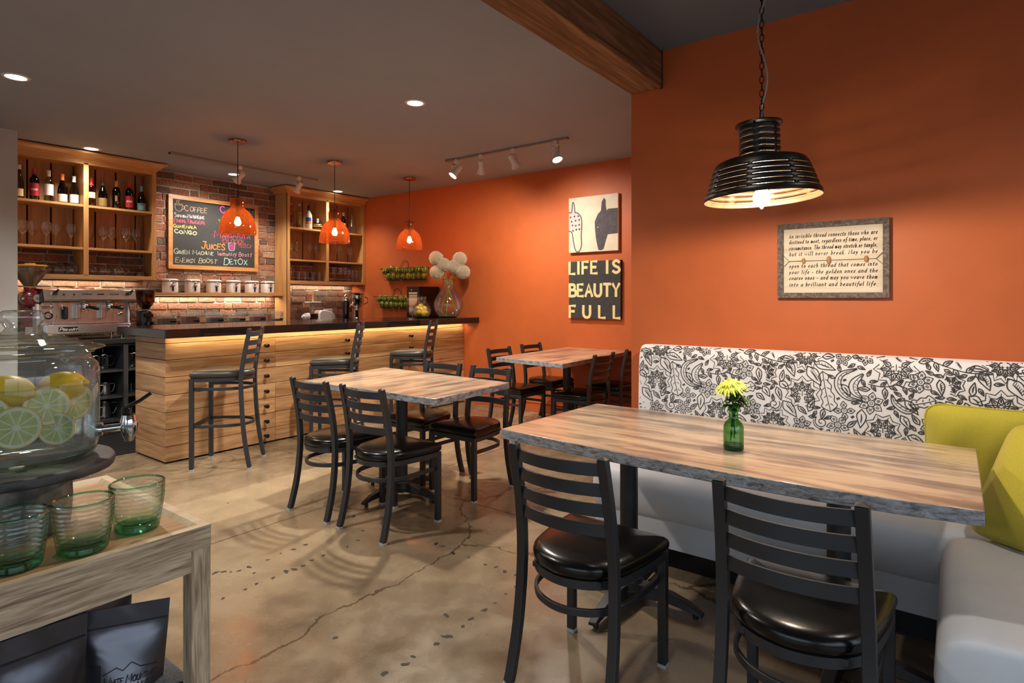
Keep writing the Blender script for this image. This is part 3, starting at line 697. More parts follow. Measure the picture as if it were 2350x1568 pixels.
def scal(a, b, w, n=4):
    a = Vector(a); b = Vector(b); d = b-a; nn = Vector((-d.y, d.x)).normalized()
    for s in (1, -1):
        pts = [a]
        for i in range(n):
            pts += [a+d*((i+.55)/n)+nn*s*w*(1-.12*i), a+d*((i+1)/n)+nn*s*w*.72*(1-.2*i)]
        pts[-1] = b; S(pts, .004)
    S([a, a+d*.5+nn*w*.1, b], .0034)
    for i in range(1, n+1):
        for s in (1, -1): p = a+d*(i/(n+1)); S([p+nn*s*w*.15, p+nn*s*w*.5-d*.05], .005, True, False)
def motif_tile():
    s = lambda y: 1.373-y         # s grows to the right along the wall
    p = lambda y, z: (s(y), z)
    lotus(p(1.373, .853), .083, PI/2); lotus(p(1.36, 1.04), .075, -PI/2, 7, PI*1.1); leaf(p(1.478, 1.02), p(1.414, 1.015), .012)
    leaf(p(1.442, 1.006), p(1.41, .931), .02, 6); leaf(p(1.352, .986), p(1.290, .895), .026, 8); leaf(p(1.322, 1.006), p(1.228, .975), .02, 5)
    leaf(p(1.288, 1.035), p(1.236, 1.037), .012); daisy(p(1.199, 1.030), .036, .2, 5); daisy(p(1.103, 1.04), .036); lotus(p(.983, 1.0), .09, -PI/2, 8, PI*1.5)
    scal(p(1.247, .774), p(1.284, .965), .034); feather([p(1.138, .988), p(1.205, .955), p(1.217, .90), p(1.18, .85), p(1.115, .839)], .014)
    feather([p(1.113, .965), p(1.15, .92), p(1.148, .88), p(1.115, .85)], .018); leaf(p(1.20, .91), p(1.165, .86), .014)
    daisy(p(1.08, .832), .052); stem([p(1.092, .92), p(1.03, .912), p(.98, .925), p(.937, .912)], 5, .034); daisy(p(.891, .946), .05)
    leaf(p(1.462, .805), p(1.398, .73), .024, 7); daisy(p(1.375, .695), .045); curl(p(1.288, .720), .028); daisy(p(1.217, .715), .05, .9, 5)
    leaf(p(1.118, .80), p(1.124, .713), .02, 0); lotus(p(1.034, .715), .075, PI/2, 8); daisy(p(1.19, .785), .045, .1, 4); leaf(p(1.345, .765), p(1.318, .83), .015, 3)
    stem([p(.85, 1.04), p(.80, 1.02), p(.73, 1.0), p(.68, 1.0)], 5, .04); lotus(p(.781, .944), .052, .4, 5, PI*1.3); daisy(p(.85, .755), .045)
    curl(p(.744, .785), .028, -1); lotus(p(.748, .69), .08, PI/2, 7, PI*1.2); scal(p(.835, .87), p(.93, .84), .026, 3); leaf(p(.80, .87), p(.765, .82), .016); leaf(p(.83, .83), p(.79, .80), .013, 3)
    leaf(p(.72, .90), p(.675, .865), .018, 0); leaf(p(.95, .86), p(.90, .80), .016, 4); feather([p(1.0, .88), p(.985, .84), p(.94, .81), p(.90, .83)], .012)
    leaf(p(.965, .79), p(.93, .73), .016, 3); leaf(p(.94, .70), p(.88, .68), .016, 3); leaf(p(1.14, .65), p(1.08, .64), .014, 3); leaf(p(1.31, .645), p(1.25, .635), .014); leaf(p(1.47, .66), p(1.42, .64), .014, 3); leaf(p(1.47, .90), p(1.46, .96), .012)
    W_T = .759; CS = .008; NX_ = int(W_T/CS)
    def cell(p): return (int(math.floor((p.x+.115)/CS)) % NX_, int(round(p.y/CS)))
    occ = set(); done = [0]
    def mark():
        for P, w, t in FL[done[0]:]:
            for a_, b_ in zip(P, list(P)[1:]):
                A = Vector((a_[0], a_[1])); B_ = Vector((b_[0], b_[1])); n_ = max(1, int((B_-A).length/.004))
                for q in range(n_+1): occ.add(cell(A.lerp(B_, q/n_)))
        done[0] = len(FL)
    def free(c0, m_): return not any(((c0[0]+i) % NX_, c0[1]+j) in occ for i in range(-m_, m_+1) for j in range(-m_, m_+1))
    mark()
    for R_, m_, tries in ((.034, 3, 1500), (.026, 2, 2500), (.017, 1, 4000)):   # loose leaves and small blooms fill the larger gaps
        for k in range(tries):
            q = Vector((random.uniform(-.115, .643), random.uniform(.57, 1.04))); c0 = cell(q)
            if not free(c0, m_): continue
            a = random.uniform(0, 2*PI); u = Vector((math.cos(a), math.sin(a)))*R_
            if k % 4 == 0 and m_ == 3: daisy((q.x, q.y), R_, a, 5)
            else: leaf(q-u, q+u, R_*.42, 5 if m_ > 1 else 0)
            mark()
    for k in range(5000):     # short gouge marks fill the ground
        q = Vector((random.uniform(-.115, .643), random.uniform(.57, 1.04))); c0 = cell(q)
        if not free(c0, 1): continue
        a = random.choice([.5, .7, -.4, 1.2]); u = Vector((math.cos(a), math.sin(a)))*.007; v = Vector((-u.y, u.x))*.5
        for i in range(3): S([q+v*(i-1)-u*(1 if i != 1 else .7), q+v*(i-1)+u], .003, False, False)
        for i in (-1, 0, 1):
            for j in (-1, 0, 1): occ.add(((c0[0]+i) % NX_, c0[1]+j))
motif_tile()
pm = MB(); kz = 0
for tile in (-1, 0, 1, 2):
    for P, w, tp in FL:
        if len(P) < 2: continue
        ys = [1.373-(q[0]+.759*tile) for q in P]
        if max(ys) > 1.482 or min(ys) < -.70: continue
        if max(q[1] for q in P) > 1.05 or min(q[1] for q in P) < .5: continue
        kz += 1
        vs, fs = ribbon([Vector((q[0], q[1])) for q in P], w, None, tp)
        out = []
        for q in vs:
            t = min(q.y, 1.0505); out.append(loc((xs(t)-.0010-.00005*(kz % 6), 1.373-(q.x+.759*tile), t+.0006)))
        pm.add(out, fs)
pm.build('floral_print', 'floral_ink', bq, 0)

def pillow(name, label, w, h, t, mat):
    n = 26; mb = MB(); vs = []; fs = []
    def P(i, j, s):
        u = -1+2*i/n; v = -1+2*j/n
        k = ((1-abs(u)**3.2)*(1-abs(v)**3.2)); th = t/2*max(0, k)**.55
        pinch = (1-.03*(1-abs(v)**2)*abs(u)**3)*(1-.09*abs(v)**9); pv = (1-.03*(1-abs(u)**2)*abs(v)**3)*(1-.09*abs(u)**9)
        wr = .004*math.sin(9*u+4*v)*k
        return (u*w/2*pinch, s*(th+wr), v*h/2*pv)
    for s in (1, -1):
        o = len(vs)
        vs += [P(i, j, s) for j in range(n+1) for i in range(n+1)]
        for j in range(n):
            for i in range(n):
                a = o+j*(n+1)+i; q = (a, a+1, a+n+2, a+n+1); fs.append(q if s < 0 else q[::-1])
    r = thing(name, label, 'cushion')
    mb.add(vs, fs); mb.build('cover', mat, r, 60)
    E_ = [P(i, 0, 0) for i in range(n)]+[P(n, j, 0) for j in range(n)]+[P(n-i, n, 0) for i in range(n)]+[P(0, n-j, 0) for j in range(n)]
    MB().tube(E_, .004, 6, True, up=(0, 1, 0)).build('piping', mat, r, 60)
    return r
p1 = pillow('throw_pillow', 'lime green throw pillow leaning on the floral back, partly behind another pillow', .47, .45, .15, 'lime_cloth')
p1.location = (3.09, -.12, .665); p1.rotation_euler = (math.radians(-13), 0, math.radians(90)); p1.rotation_mode = 'XYZ'
p2 = pillow('throw_pillow', 'lime green throw pillow standing in front, turned across the bench corner', .47, .46, .15, 'lime_cloth')
d_ = Vector((-.62, -.78, 0)).normalized(); up_ = Vector((.78*.52, -.62*.52, .85)).normalized(); nn_ = up_.cross(d_).normalized()
c_ = Vector((2.775, -.03, .46))+d_*.225+up_*.225
mm = Matrix((d_, nn_, up_)).transposed().to_4x4(); mm.translation = c_
p2.matrix_world = mm
# ---------------------------------------------------------------- chairs, stools, tables
def interp(path, z):
    for (x0, z0), (x1, z1) in zip(path, path[1:]):
        if z0 <= z <= z1: return x0+(x1-x0)*(z-z0)/(z1-z0)
    return path[-1][0]
def seat_outline(fw=.208, bw=.172, xf=.218, xb=-.195, n=56):
    pts = [(xf, -fw*.96), (xf+.004, -fw*.5), (xf+.006, 0), (xf+.004, fw*.5), (xf, fw*.96), (xf-.022, fw), (xf-.12, fw*.98), (0.0, (fw+bw)/2), (-.08, bw), (-.14, bw*.78), (-.178, bw*.45), (xb, 0), (-.178, -bw*.45), (-.14, -bw*.78), (-.08, -bw), (0.0, -(fw+bw)/2), (xf-.12, -fw*.98), (xf-.022, -fw)]
    return [(p.x, p.y) for p in crv([Vector(p) for p in pts], 4, True)]
def make_seat(name, label, cat, sz, post, slz, vinyl, hoops, front_bar=None, legw=.19):
    t = thing(name, label, cat)
    ol = seat_outline()
    mb = MB(); L = []
    for s, dz in ((.93, 0), (.985, .004), (1.0, .014), (1.005, .026), (.99, .037), (.94, .047), (.84, .0535), (.6, .058), (.3, .060)):
        L.append([(x*s, y*s, sz-.056+dz) for x, y in ol])
    mb.rings(L); mb.build('seat', vinyl, t, 60)
    mb = MB().bar([(x*.94, y*.94, sz-.072) for x, y in ol], .016, .028, True)
    for y in (-.12, .12): mb.box((-.15, y-.012, sz-.075), (.2, y+.012, sz-.058))
    mb.build('seat_frame', 'metal', t, 40)
    ft = [interp(post, z) for z in (0, sz)]
    for s in (-1, 1):
        path = [(x, s*(.187-.018*(z/post[-1][1])), z) for x, z in [(p.x, p.y) for p in crv([Vector(q) for q in post], 5)]]
        path[0] = (path[0][0], path[0][1], .012)
        mb = MB().bar(path, .032, .027, up=(1, 0, 0))
        tp = path[-1]; mb.add([(tp[0]+a*.0135, tp[1]+b*.016, tp[2]) for a, b in ((-1,-1),(1,-1),(1,1),(-1,1))]+[(tp[0], tp[1], tp[2]+.008)], [(0,1,4),(1,2,4),(2,3,4),(3,0,4)])
        bp_ = mb.build('back_post', 'metal', t, 30, bevel=.002)
        MB().bx((post[0][0], s*.187, .006), (.028, .033, .012)).build('glide', 'glide', bp_, 0)
    for s in (-1, 1):
        lg = MB().box((.19, s*legw-.015, .012), (.22, s*legw+.015, sz-.06)).build('front_leg', 'metal', t, 0, bevel=.002)
        MB().bx((.205, s*legw, .006), (.031, .031, .012)).build('glide', 'glide', lg, 0)
    for zc in slz:
        xp = interp(post, zc); yw = .187-.018*(zc/post[-1][1])-.012
        path = [(xp-.034*(1-(y/yw)**2)-.0, y, zc) for y in [yw*(-1+2*i/14) for i in range(15)]]
        MB().bar(path, .009, .041).build('slat', 'metal', t, 40, bevel=.0015)
    for zc, bk in hoops:
        half = [(.195, legw-.012), (.06, legw-.012), (-.07, .165), (-.145, .115), (-.18, .055), (-.19, 0)]
        pts = half+[(x, -y) for x, y in half[-2::-1]]
        MB().bar([(p.x, p.y, zc) for p in crv([Vector(q) for q in pts], 4)], .012, .024).build('stretcher', 'metal', t, 40, bevel=.002)
    if front_bar: MB().box((.2, -legw+.012, front_bar-.018), (.21, legw-.012, front_bar+.018)).build('foot_rail', 'metal', t, 0, bevel=.002)
    return t
CH_POST = [(-.212, 0), (-.165, .2), (-.146, .42), (-.163, .62), (-.207, .828)]
SL4 = [.792, .725, .658, .591]
chair = make_seat('ladder_back_chair', '', 'chair', .475, CH_POST, SL4, 'vinyl', [(.315, 0)])
G2 = 'chairs around the middle table'; G1 = 'chairs at the long front table'; G3 = 'chairs around the far table'
CH = [(1.815, 1.035, 0, 'black ladder back chair at the front table, whole seat and front legs in view', G1),
      (1.83, .35, 0, 'black ladder back chair nearest the banquette corner, its seat tucked under the front table', G1),
      (2.322, 3.14, 0, 'black ladder back chair at the middle table, the one nearer the bar stools', G2),
      (2.322, 2.645, 0, 'black ladder back chair at the middle table, back to us and nearest the spotted floor', G2),
      (3.122, 3.172, PI, 'black chair across the middle table, half hidden behind the pedestal and tabletop', G2),
      (3.105, 2.685, PI, 'black chair across the middle table, beside the corner of the long front table', G2),
      (4.64, 3.46, -PI/2, 'black chair on the bar side of the far table, at its aisle end', G3),
      (5.28, 3.52, -PI/2, 'black chair on the bar side of the far table, next to the orange wall', G3),
      (4.70, 2.72, PI/2, 'black chair with its ladder back to us at the far table, fully in view', G3),
      (5.36, 2.74, PI/2, 'black chair at the far table partly cut off by the orange wall corner', G3)]
for i, (x, y, a, lb, g) in enumerate(CH):
    c = chair if i == 0 else dup(chair)
    tag(c, lb, None, g); c.location = (x, y, 0); c.rotation_euler = (0, 0, a)
ST_POST = [(-.216, 0), (-.172, .28), (-.150, .62), (-.160, .80), (-.212, 1.083)]
stool = make_seat('bar_stool', '', 'bar stool', .765, ST_POST, [1.042, .972, .902, .832], 'stool_vinyl', [(.62, 0), (.335, 0)], .335, .195)
ST = [(2.415, 4.668, math.radians(134), 'black ladder back bar stool at the near end of the bar, whole legs in view'),
      (3.475, 4.685, math.radians(134), 'black ladder back bar stool in the middle of the bar, behind the middle table'),
      (4.50, 4.72, math.radians(122), 'black ladder back bar stool at the far end of the bar, nearest the orange wall')]
for i, (x, y, a, lb) in enumerate(ST):
    c = stool if i == 0 else dup(stool)
    tag(c, lb, None, 'stools along the bar'); c.location = (x, y, 0); c.rotation_euler = (0, 0, a)

def pedestal(parent, x, y, h, arm=.33, rot=0.0):
    mb = MB().lathe([(0, .075), (.06, .075), (.055, .095), (.039, .10), (.039, h-.012), (.10, h-.012), (.10, h), (0, h)], (x, y, 0), 28)
    mb.build('pedestal_post', 'metal', parent, 40)
    mb = MB(); 
    for k in range(4):
        a = rot+k*PI/2; c, s = math.cos(a), math.sin(a)
        # arched cast arm: deep at the hub, curling down to a foot
        prof = [(0, .03, .075), (.10, .032, .085), (.2, .036, .075), (.27, .03, .058), (.315, .022, .035), (arm, .014, .026)]
        L = []
        for d, z0, z1 in prof:
            w = .034-.03*(d/arm)*.45
            L.append([(x+d*c-w*s*q, y+d*s+w*c*q, z) for q, z in ((-1, z0), (1, z0), (.8, z1), (-.8, z1))])
        mb.rings(L)
        mb.rod((x+(arm-.03)*c, y+(arm-.03)*s, 0), (x+(arm-.03)*c, y+(arm-.03)*s, .03), .012, 10)
    mb.lathe([(.0, .03), (.075, .03), (.08, .06), (.06, .085), (0, .085)], (x, y, 0), 24)
    mb.build('pedestal_base', 'cast_iron', parent, 40, bevel=.003)
def table(name, label, poly, z, th, topm, peds, group=None):
    cx_ = sum(p[0] for p in poly)/len(poly); cy_ = sum(p[1] for p in poly)/len(poly)
    t = thing(name, label, 'table', (cx_, cy_, 0), 0, group)
    P = [(x-cx_, y-cy_) for x, y in poly]
    MB().prism(P, z-th, z, 1, 0).build('tabletop', [topm, 'table_edge'], t, 20, bevel=.003)
    for x, y in peds: pedestal(t, x-cx_, y-cy_, z-th)
    return t
edge = [(2.000, 1.567), (1.968, 1.25), (1.946, .919), (1.935, .63), (1.940, .337), (1.962, .12), (1.989, -.057)]
table('dining_table', 'long weathered wood table on two black posts, nearest, with a flower vase on it', [(2.80, -.056), (2.795, .7), (2.79, 1.538)]+edge, .76, .042, 'table_top', [(2.40, 1.162), (2.40, .341)])
table('dining_table', 'square weathered wood table in the middle of the floor with four chairs', [(3.213, 3.72), (2.36, 3.554), (2.372, 2.321), (3.135, 2.387)], .76, .04, 'table_top_x', [(2.74, 3.0)])
table('dining_table', 'weathered wood table against the orange wall under the lettered canvas', [(5.655, 3.493), (4.29, 3.42), (4.176, 2.624), (5.655, 2.70)], .776, .04, 'table_top_x', [(4.95, 3.06)])
# ---------------------------------------------------------------- the bar
bar = thing('bar_counter', 'long oak plank bar with a polished black granite top and raised end', 'bar', (2.09, 5.035, 0))
B0 = Vector((2.09, 5.035, 0))
BX0, BX1, BY0, BY1 = 2.092, 5.655, 5.035, 5.604
zs = [0.012, .134, .273, .408, .546, .688, .827, .959, 1.012]
J = [[3.043, 4.2], [3.043, 4.75], [3.043], [3.043, 4.75], [3.7], [3.043, 4.75], [3.043, 5.1], []]
fm = MB()
for i, (z0, z1) in enumerate(zip(zs, zs[1:])):
    xs_ = [BX0]+J[i]+[BX1]; st = .012 if i == 7 else 0.0
    for a, b in zip(xs_, xs_[1:]):
        fm.box((a+.0012-B0.x, BY0+st-B0.y, z0+.0022), (b-.0012-B0.x, BY0+.02+st-B0.y, z1-.0022), rnd=random.random())
fm.build('front_planks', 'oak_x', bar, 0, bevel=.0012)
em = MB()
for i, (z0, z1) in enumerate(zip(zs, zs[1:])):
    em.box((BX0-B0.x-.001, BY0-B0.y+.0008, z0+.0022), (BX0-B0.x+.02, BY1-B0.y, z1-.0022), rnd=random.random())
em.build('end_planks', 'oak_y', bar, 0, bevel=.0012)
MB().box((BX0+.018-B0.x, BY0+.03-B0.y, .001), (BX1-B0.x, BY1-.002-B0.y, 1.014)).build('carcass', 'black_gap', bar, 0)
MB().box((1.985-B0.x, 4.78-B0.y, 1.015), (5.657-B0.x, 5.71-B0.y, 1.084)).build('worktop', 'granite', bar, 0, bevel=.006, seg=3)
kb = [(2.941, k) for k in range(7)]+[(3.831, k) for k in (5, 6, 4, 3)]+[(4.718, k) for k in (5, 6, 4, 3)]
for x, k in kb:
    zc = (zs[k]+zs[k+1])/2
    MB().lathe([(0, 0), (.012, 0), (.012, .006), (.009, .01), (.009, .03), (.018, .034), (.019, .046), (.014, .053), (0, .055)], seg=14, mat=Matrix.Translation((x-B0.x, 0.0, zc))@Matrix.Rotation(PI/2, 4, 'X')).build('coat_hook', 'black_plastic', bar, 40)
# warm strip light tucked under the worktop overhang
ls = thing('strip_light', 'thin warm light strip hidden under the bar top overhang', 'light strip', (3.87, 5.018, 1.008))
MB().box((-1.77, -.012, -.001), (1.77, .010, .006)).build('diffuser', emitter('strip_glow', (1.0, .74, .40, 1), 4), ls, 0)
light('strip_lamp', 'AREA', (0, -.02, -.006), 5.5, (1.0, .74, .42), 3.5, rot=(math.radians(12), 0, 0), parent=ls, size_y=.02)

# ---------------------------------------------------------------- back counter under the machine
bc = thing('base_cabinet', 'charcoal base cabinet with open cubbies under the espresso machine', 'cabinet', (1.54, 6.63, 0))
O = Vector((1.54, 6.63, 0))
def bl(lo, hi): return tuple(Vector(lo)-O), tuple(Vector(hi)-O)
MB().box(*bl((1.535, 6.66, .002), (4.395, 7.27, .10))).build('toe_kick', 'black_plastic', bc, 0)
MB().box(*bl((1.535, 6.64, .105), (2.072, 6.655, .868))).build('door', 'dark_cab', bc, 0, bevel=.002)
mb = MB()
for x0, x1 in ((2.072, 2.092), (2.37, 2.411), (2.66, 2.70)): mb.box(*bl((x0, 6.635, .10), (x1, 7.27, .872)))
for z0, z1 in ((.10, .125), (.336, .355), (.595, .614), (.852, .872)):
    mb.box(*bl((2.092, 6.645, z0), (2.37, 7.27, z1))); mb.box(*bl((2.411, 6.645, z0), (2.66, 7.27, z1)))
mb.box(*bl((1.535, 7.255, .10), (2.7, 7.275, .872))).box(*bl((2.70, 6.64, .10), (4.395, 6.66, .872)))
mb.build('carcass', 'dark_cab', bc, 0)
wt = MB().box((1.535, 6.61, .876), (5.655, 7.275, .925)).build('back_worktop', 'counter', smooth=0, bevel=.004)
tag(wt, 'dark worktop along the brick wall behind the bar', 'worktop')
wp = MB().box((4.40, 6.65, .1), (5.655, 7.27, .874)).build('base_cabinet', 'dark_cab', smooth=0); tag(wp, 'charcoal base cabinet hidden behind the bar by the orange wall', 'cabinet')
mt = MB()
for i in range(24):
    y = 5.66+.90*i/23; mt.box((.9, y-.008, .001), (3.6, y+.008, .014))
for i in range(60):
    x = .92+2.66*i/59; mt.box((x-.006, 5.65, .001), (x+.006, 6.57, .011))
mt.box((.88, 5.63, .0008), (3.62, 5.66, .009)).box((.88, 6.56, .0008), (3.62, 6.585, .009))
tag(mt.build('floor_mat', 'rubber', smooth=0), 'black ribbed rubber mat on the floor behind the bar', 'floor mat')

# ---------------------------------------------------------------- upper shelving
CY = 6.985
def crown(parent, path, out):
    prof = [(0, 0), (.010, .0), (.012, .012), (.022, .014), (.026, .022), (.034, .026), (.040, .036), (.055, .048), (.075, .058), (.086, .064), (.088, .074), (.088, .082), (0, .082)]
    L = []
    for (x, y), (ox, oy) in zip(path, out): L.append([(x+ox*p, y+oy*p, z) for p, z in prof])
    MB().rings(L).build('crown_moulding', 'cab_x', parent, 30)
def shelving(name, label, x0, x1, div, right_side, zb, left_full, rows, stiles, backs):
    t = thing(name, label, 'shelving', (x0, CY, zb)); o = Vector((x0, CY, zb))
    L = lambda lo, hi: (tuple(Vector(lo)-o), tuple(Vector(hi)-o))
    zl = .926 if left_full else zb
    MB().box(*L((x0, CY, zl), (x0+.03, BY-.022, 2.70))).box(*L((x0, CY-.004, zl), (x0+.04, CY+.02, 2.70))).build('side_panel', 'cab_z', t, 0, bevel=.002)
    MB().box(*L((x1-.022, CY, zb), (x1, BY-.022, 2.70))).box(*L((x1-.04, CY-.004, zb), (x1, CY+.02, 2.70))).build('side_panel', 'cab_z', t, 0, bevel=.002)
    MB().box(*L((div-.022, CY-.004, zb+.036), (div+.022, BY-.022, 2.68))).build('divider', 'cab_z', t, 0, bevel=.002)
    MB().box(*L((x0+.03, CY-.004, 2.665), (x1-.03, CY+.02, 2.71))).box(*L((x0+.02, CY+.02, 2.68), (x1-.02, BY-.022, 2.70))).build('top_rail', 'cab_x', t, 0, bevel=.002)
    for zt, th in rows:
        MB().box(*L((x0+.03, CY+.002, zt-th), (div-.022, BY-.022, zt))).box(*L((div+.022, CY+.002, zt-th), (x1-.022, BY-.022, zt))).build('shelf', 'cab_x', t, 0, bevel=.002)
    MB().box(*L((x0+.03, CY-.002, zb), (x1-.03, BY-.022, zb+.037))).build('bottom_shelf', 'cab_x', t, 0, bevel=.002)
    mb = MB(); x = x0+.03
    while x < x1-.03:
        xe = min(x+.182, x1-.022)
        mb.box(*L((x+.004, BY-.042, rows[1][0]-.01), (xe-.004, BY-.030, 2.69)), rnd=random.random()); x += .19
    mb.build('back_boards', 'cab_back', t, 0)
    MB().box(*L((x0+.02, BY-.0285, rows[1][0]-.012), (x1-.02, BY-.024, 2.69))).build('backing', 'black_gap', t, 0)
    return t
s1 = shelving('wall_shelving', 'honey oak shelf unit with wine bottles, beside the grey wall above the espresso machine', 1.54, 2.81, 2.160, True, 1.52, False, [(2.261, .024), (1.833, .024)], None, None)
crown(s1, [(0, 0), (1.27, 0), (1.27, BY-.022-CY)], [(0, -1), (1, -1), (1, 0)])
s2 = shelving('wall_shelving', 'honey oak shelf unit with liquor bottles, in the corner by the orange wall', 4.39, 5.655, 5.006, True, 1.52, True, [(2.263, .024), (1.84, .022)], None, None)
crown(s2, [(0, BY-.022-CY), (0, 0), (1.262, 0)], [(-1, 0), (-1, -1), (0, -1)])
for o in (s1, s2):
    for c in o.children:
        if c.name.startswith('crown'): c.location.z = 2.70-1.52
sh = MB().box((2.812, 7.08, 1.354), (4.386, BY-.022, 1.386)).build('wall_shelf', 'cab_x', smooth=0, bevel=.002)
tag(sh, 'single honey oak shelf under the chalkboard holding white canisters', 'shelf')
# small warm lamps under the shelves (their light on the brick shows)
for x, w_, lb in ((2.16, 1.1, 'warm strip lamp under the left shelf unit, above the espresso machine'), (3.6, 1.45, 'warm strip lamp under the canister shelf, above the clear jars'), (5.03, 1.1, 'warm strip lamp under the corner shelf unit, above the juicers')):
    zz = 1.350 if abs(x-3.6) < .1 else 1.516
    u = thing('under_shelf_lamp', lb, 'light strip', (x, 7.235, zz))
    MB().box((-w_/2, -.01, -.004), (w_/2, .01, .004)).build('diffuser', emitter('shelf_strip', (1.0, .78, .5, 1), 3), u, 0)
    MB().box((-w_/2-.05, -.045, -.018), (w_/2+.05, -.033, .003)).build('valance', 'cab_x', u, 0)
    light('shelf_strip_lamp', 'AREA', (0, 0, -.006), 9 if abs(x-3.6) < .1 else 3.5, (1.0, .86, .64), w_, parent=u, size_y=.012, rot=(math.radians(8), 0, 0))

# ---------------------------------------------------------------- chalkboard
cb = thing('chalkboard', 'oak framed chalkboard menu on the brick wall', 'chalkboard', (3.597, 7.275, 2.096))
o = Vector((3.597, 7.275, 2.096))
W_, H_ = .548, .430
MB().box((-W_+.02, -.004, -H_+.02), (W_-.02, .008, H_-.02)).build('board', 'chalkboard', cb, 0)
f = .048
mb = MB()
mb.box((-W_, -.022, H_-f), (W_, .008, H_)).box((-W_, -.022, -H_), (W_, .008, -H_+f)).box((-W_, -.0218, -H_+f), (-W_+f, .008, H_-f)).box((W_-f, -.0218, -H_+f), (W_, .008, H_-f))
mb.build('frame', 'chalk_frame', cb, 0, bevel=.002)
CH_ = {'tan': (214,178,146), 'white': (222,226,232), 'pink': (236,96,122), 'gold': (236,206,120), 'cream': (232,226,178), 'hot': (232,70,140), 'red': (222,80,82), 'orange': (250,150,66), 'pale': (214,226,196), 'lilac': (222,158,166), 'sand': (216,204,170), 'mint': (190,224,204), 'mag': (226,100,200), 'green': (90,190,90), 'sky': (150,200,220)}
for k, c in CH_.items(): M['chalk_'+k] = plain('chalk_'+k, rgb(*[int(v*.86) for v in c]), 0.9, noise=0.4, nscale=160)
TXT = [("Coffee",3.236,2.352,3.487,.074,'tan',.006,1),("Sumatra-Mandheling",3.124,2.272,3.456,.044,'white',.0055,1),("Ethiopia Yirgacheffe",3.113,2.208,3.468,.045,'pink',.006,1),("Guatemala",3.113,2.147,3.367,.044,'gold',.008,1),("Congo",3.128,2.080,3.363,.054,'cream',.010,1),("Margarita",3.583,2.075,4.043,.072,'hot',.007,1),("Bloody",3.694,2.008,3.959,.066,'red',.006,1),("mary",3.886,1.985,4.060,.05,'red',.005,0),("Juices",3.425,1.918,3.707,.092,'orange',.011,1),("Green Machine",3.113,1.842,3.564,.056,'pale',.006,1),("Immunity Boost",3.628,1.850,4.060,.056,'lilac',.006,0),("Energy Boost",3.13,1.742,3.606,.062,'sand',.006,1),("Detox",3.7,1.746,3.994,.088,'mint',.009,1),("C",3.66,2.374,3.72,.072,'mag',.012,1)]
for s, x0, zb, x1, h, c, w, sc in TXT:
    mb = MB(); write(mb, s, (x0-o.x, -.0052, zb-o.z), (1, 0, 0.02), (0, 0, 1), h, x1-x0, w, smallcaps=bool(sc), jit=1.6, off=0.0)
    mb.build('chalk_lettering', 'chalk_'+c, cb, 0)
def sketch(name, c, lines, w=.005):
    mb = MB()
    for i, P in enumerate(lines): place2(mb, crv([Vector(p) for p in P], 4) if len(P) > 2 else [Vector(p) for p in P], w, (-o.x, -.0053-.00005*(i % 5), -o.z), (1, 0, 0), (0, 0, 1))
    return mb.build(name, 'chalk_'+c, cb, 0)
sketch('chalk_cup', 'tan', [[(3.125, 2.425), (3.13, 2.37), (3.155, 2.345), (3.185, 2.345), (3.205, 2.37), (3.207, 2.425)], [(3.125, 2.425), (3.165, 2.43), (3.207, 2.425)], [(3.125, 2.42), (3.165, 2.413), (3.207, 2.42)], [(3.207, 2.41), (3.228, 2.405), (3.225, 2.375), (3.200, 2.365)], [(3.15, 2.44), (3.143, 2.455), (3.155, 2.465), (3.15, 2.48)], [(3.17, 2.44), (3.165, 2.455), (3.176, 2.465), (3.172, 2.48)]])
sketch('chalk_glass', 'sky', [[(3.757, 2.012), (3.768, 1.93), (3.80, 1.925), (3.832, 1.93), (3.842, 2.012)], [(3.757, 2.012), (3.80, 2.018), (3.842, 2.012)]], .008)
sketch('chalk_glass_fill', 'hot', [[(3.770, 1.998-.012*i), (3.80, 2.000-.012*i), (3.830, 1.998-.012*i)] for i in range(6)], .008)
sketch('chalk_cocktail', 'sky', [[(4.035, 2.45), (4.045, 2.37), (4.075, 2.365), (4.083, 2.45)], [(4.06, 2.37), (4.09, 2.49)], [(4.035, 2.44), (4.083, 2.44)], [(4.04, 2.41), (4.06, 2.42), (4.08, 2.405)]])
sketch('chalk_lime_wedge', 'green', [[(4.02, 2.46), (4.03, 2.482), (4.045, 2.47), (4.035, 2.45), (4.02, 2.46)], [(3.63, 2.30), (3.636, 2.28), (3.65, 2.285), (3.648, 2.30)], [(3.648, 2.29), (3.642, 2.26)]])
sketch('chalk_bullets', 'red', [[(3.555, 2.10), (3.563, 2.10)], [(3.672, 2.035), (3.68, 2.035)], [(3.61, 2.25), (3.618, 2.25)], [(3.90, 1.972), (4.05, 1.975)]])
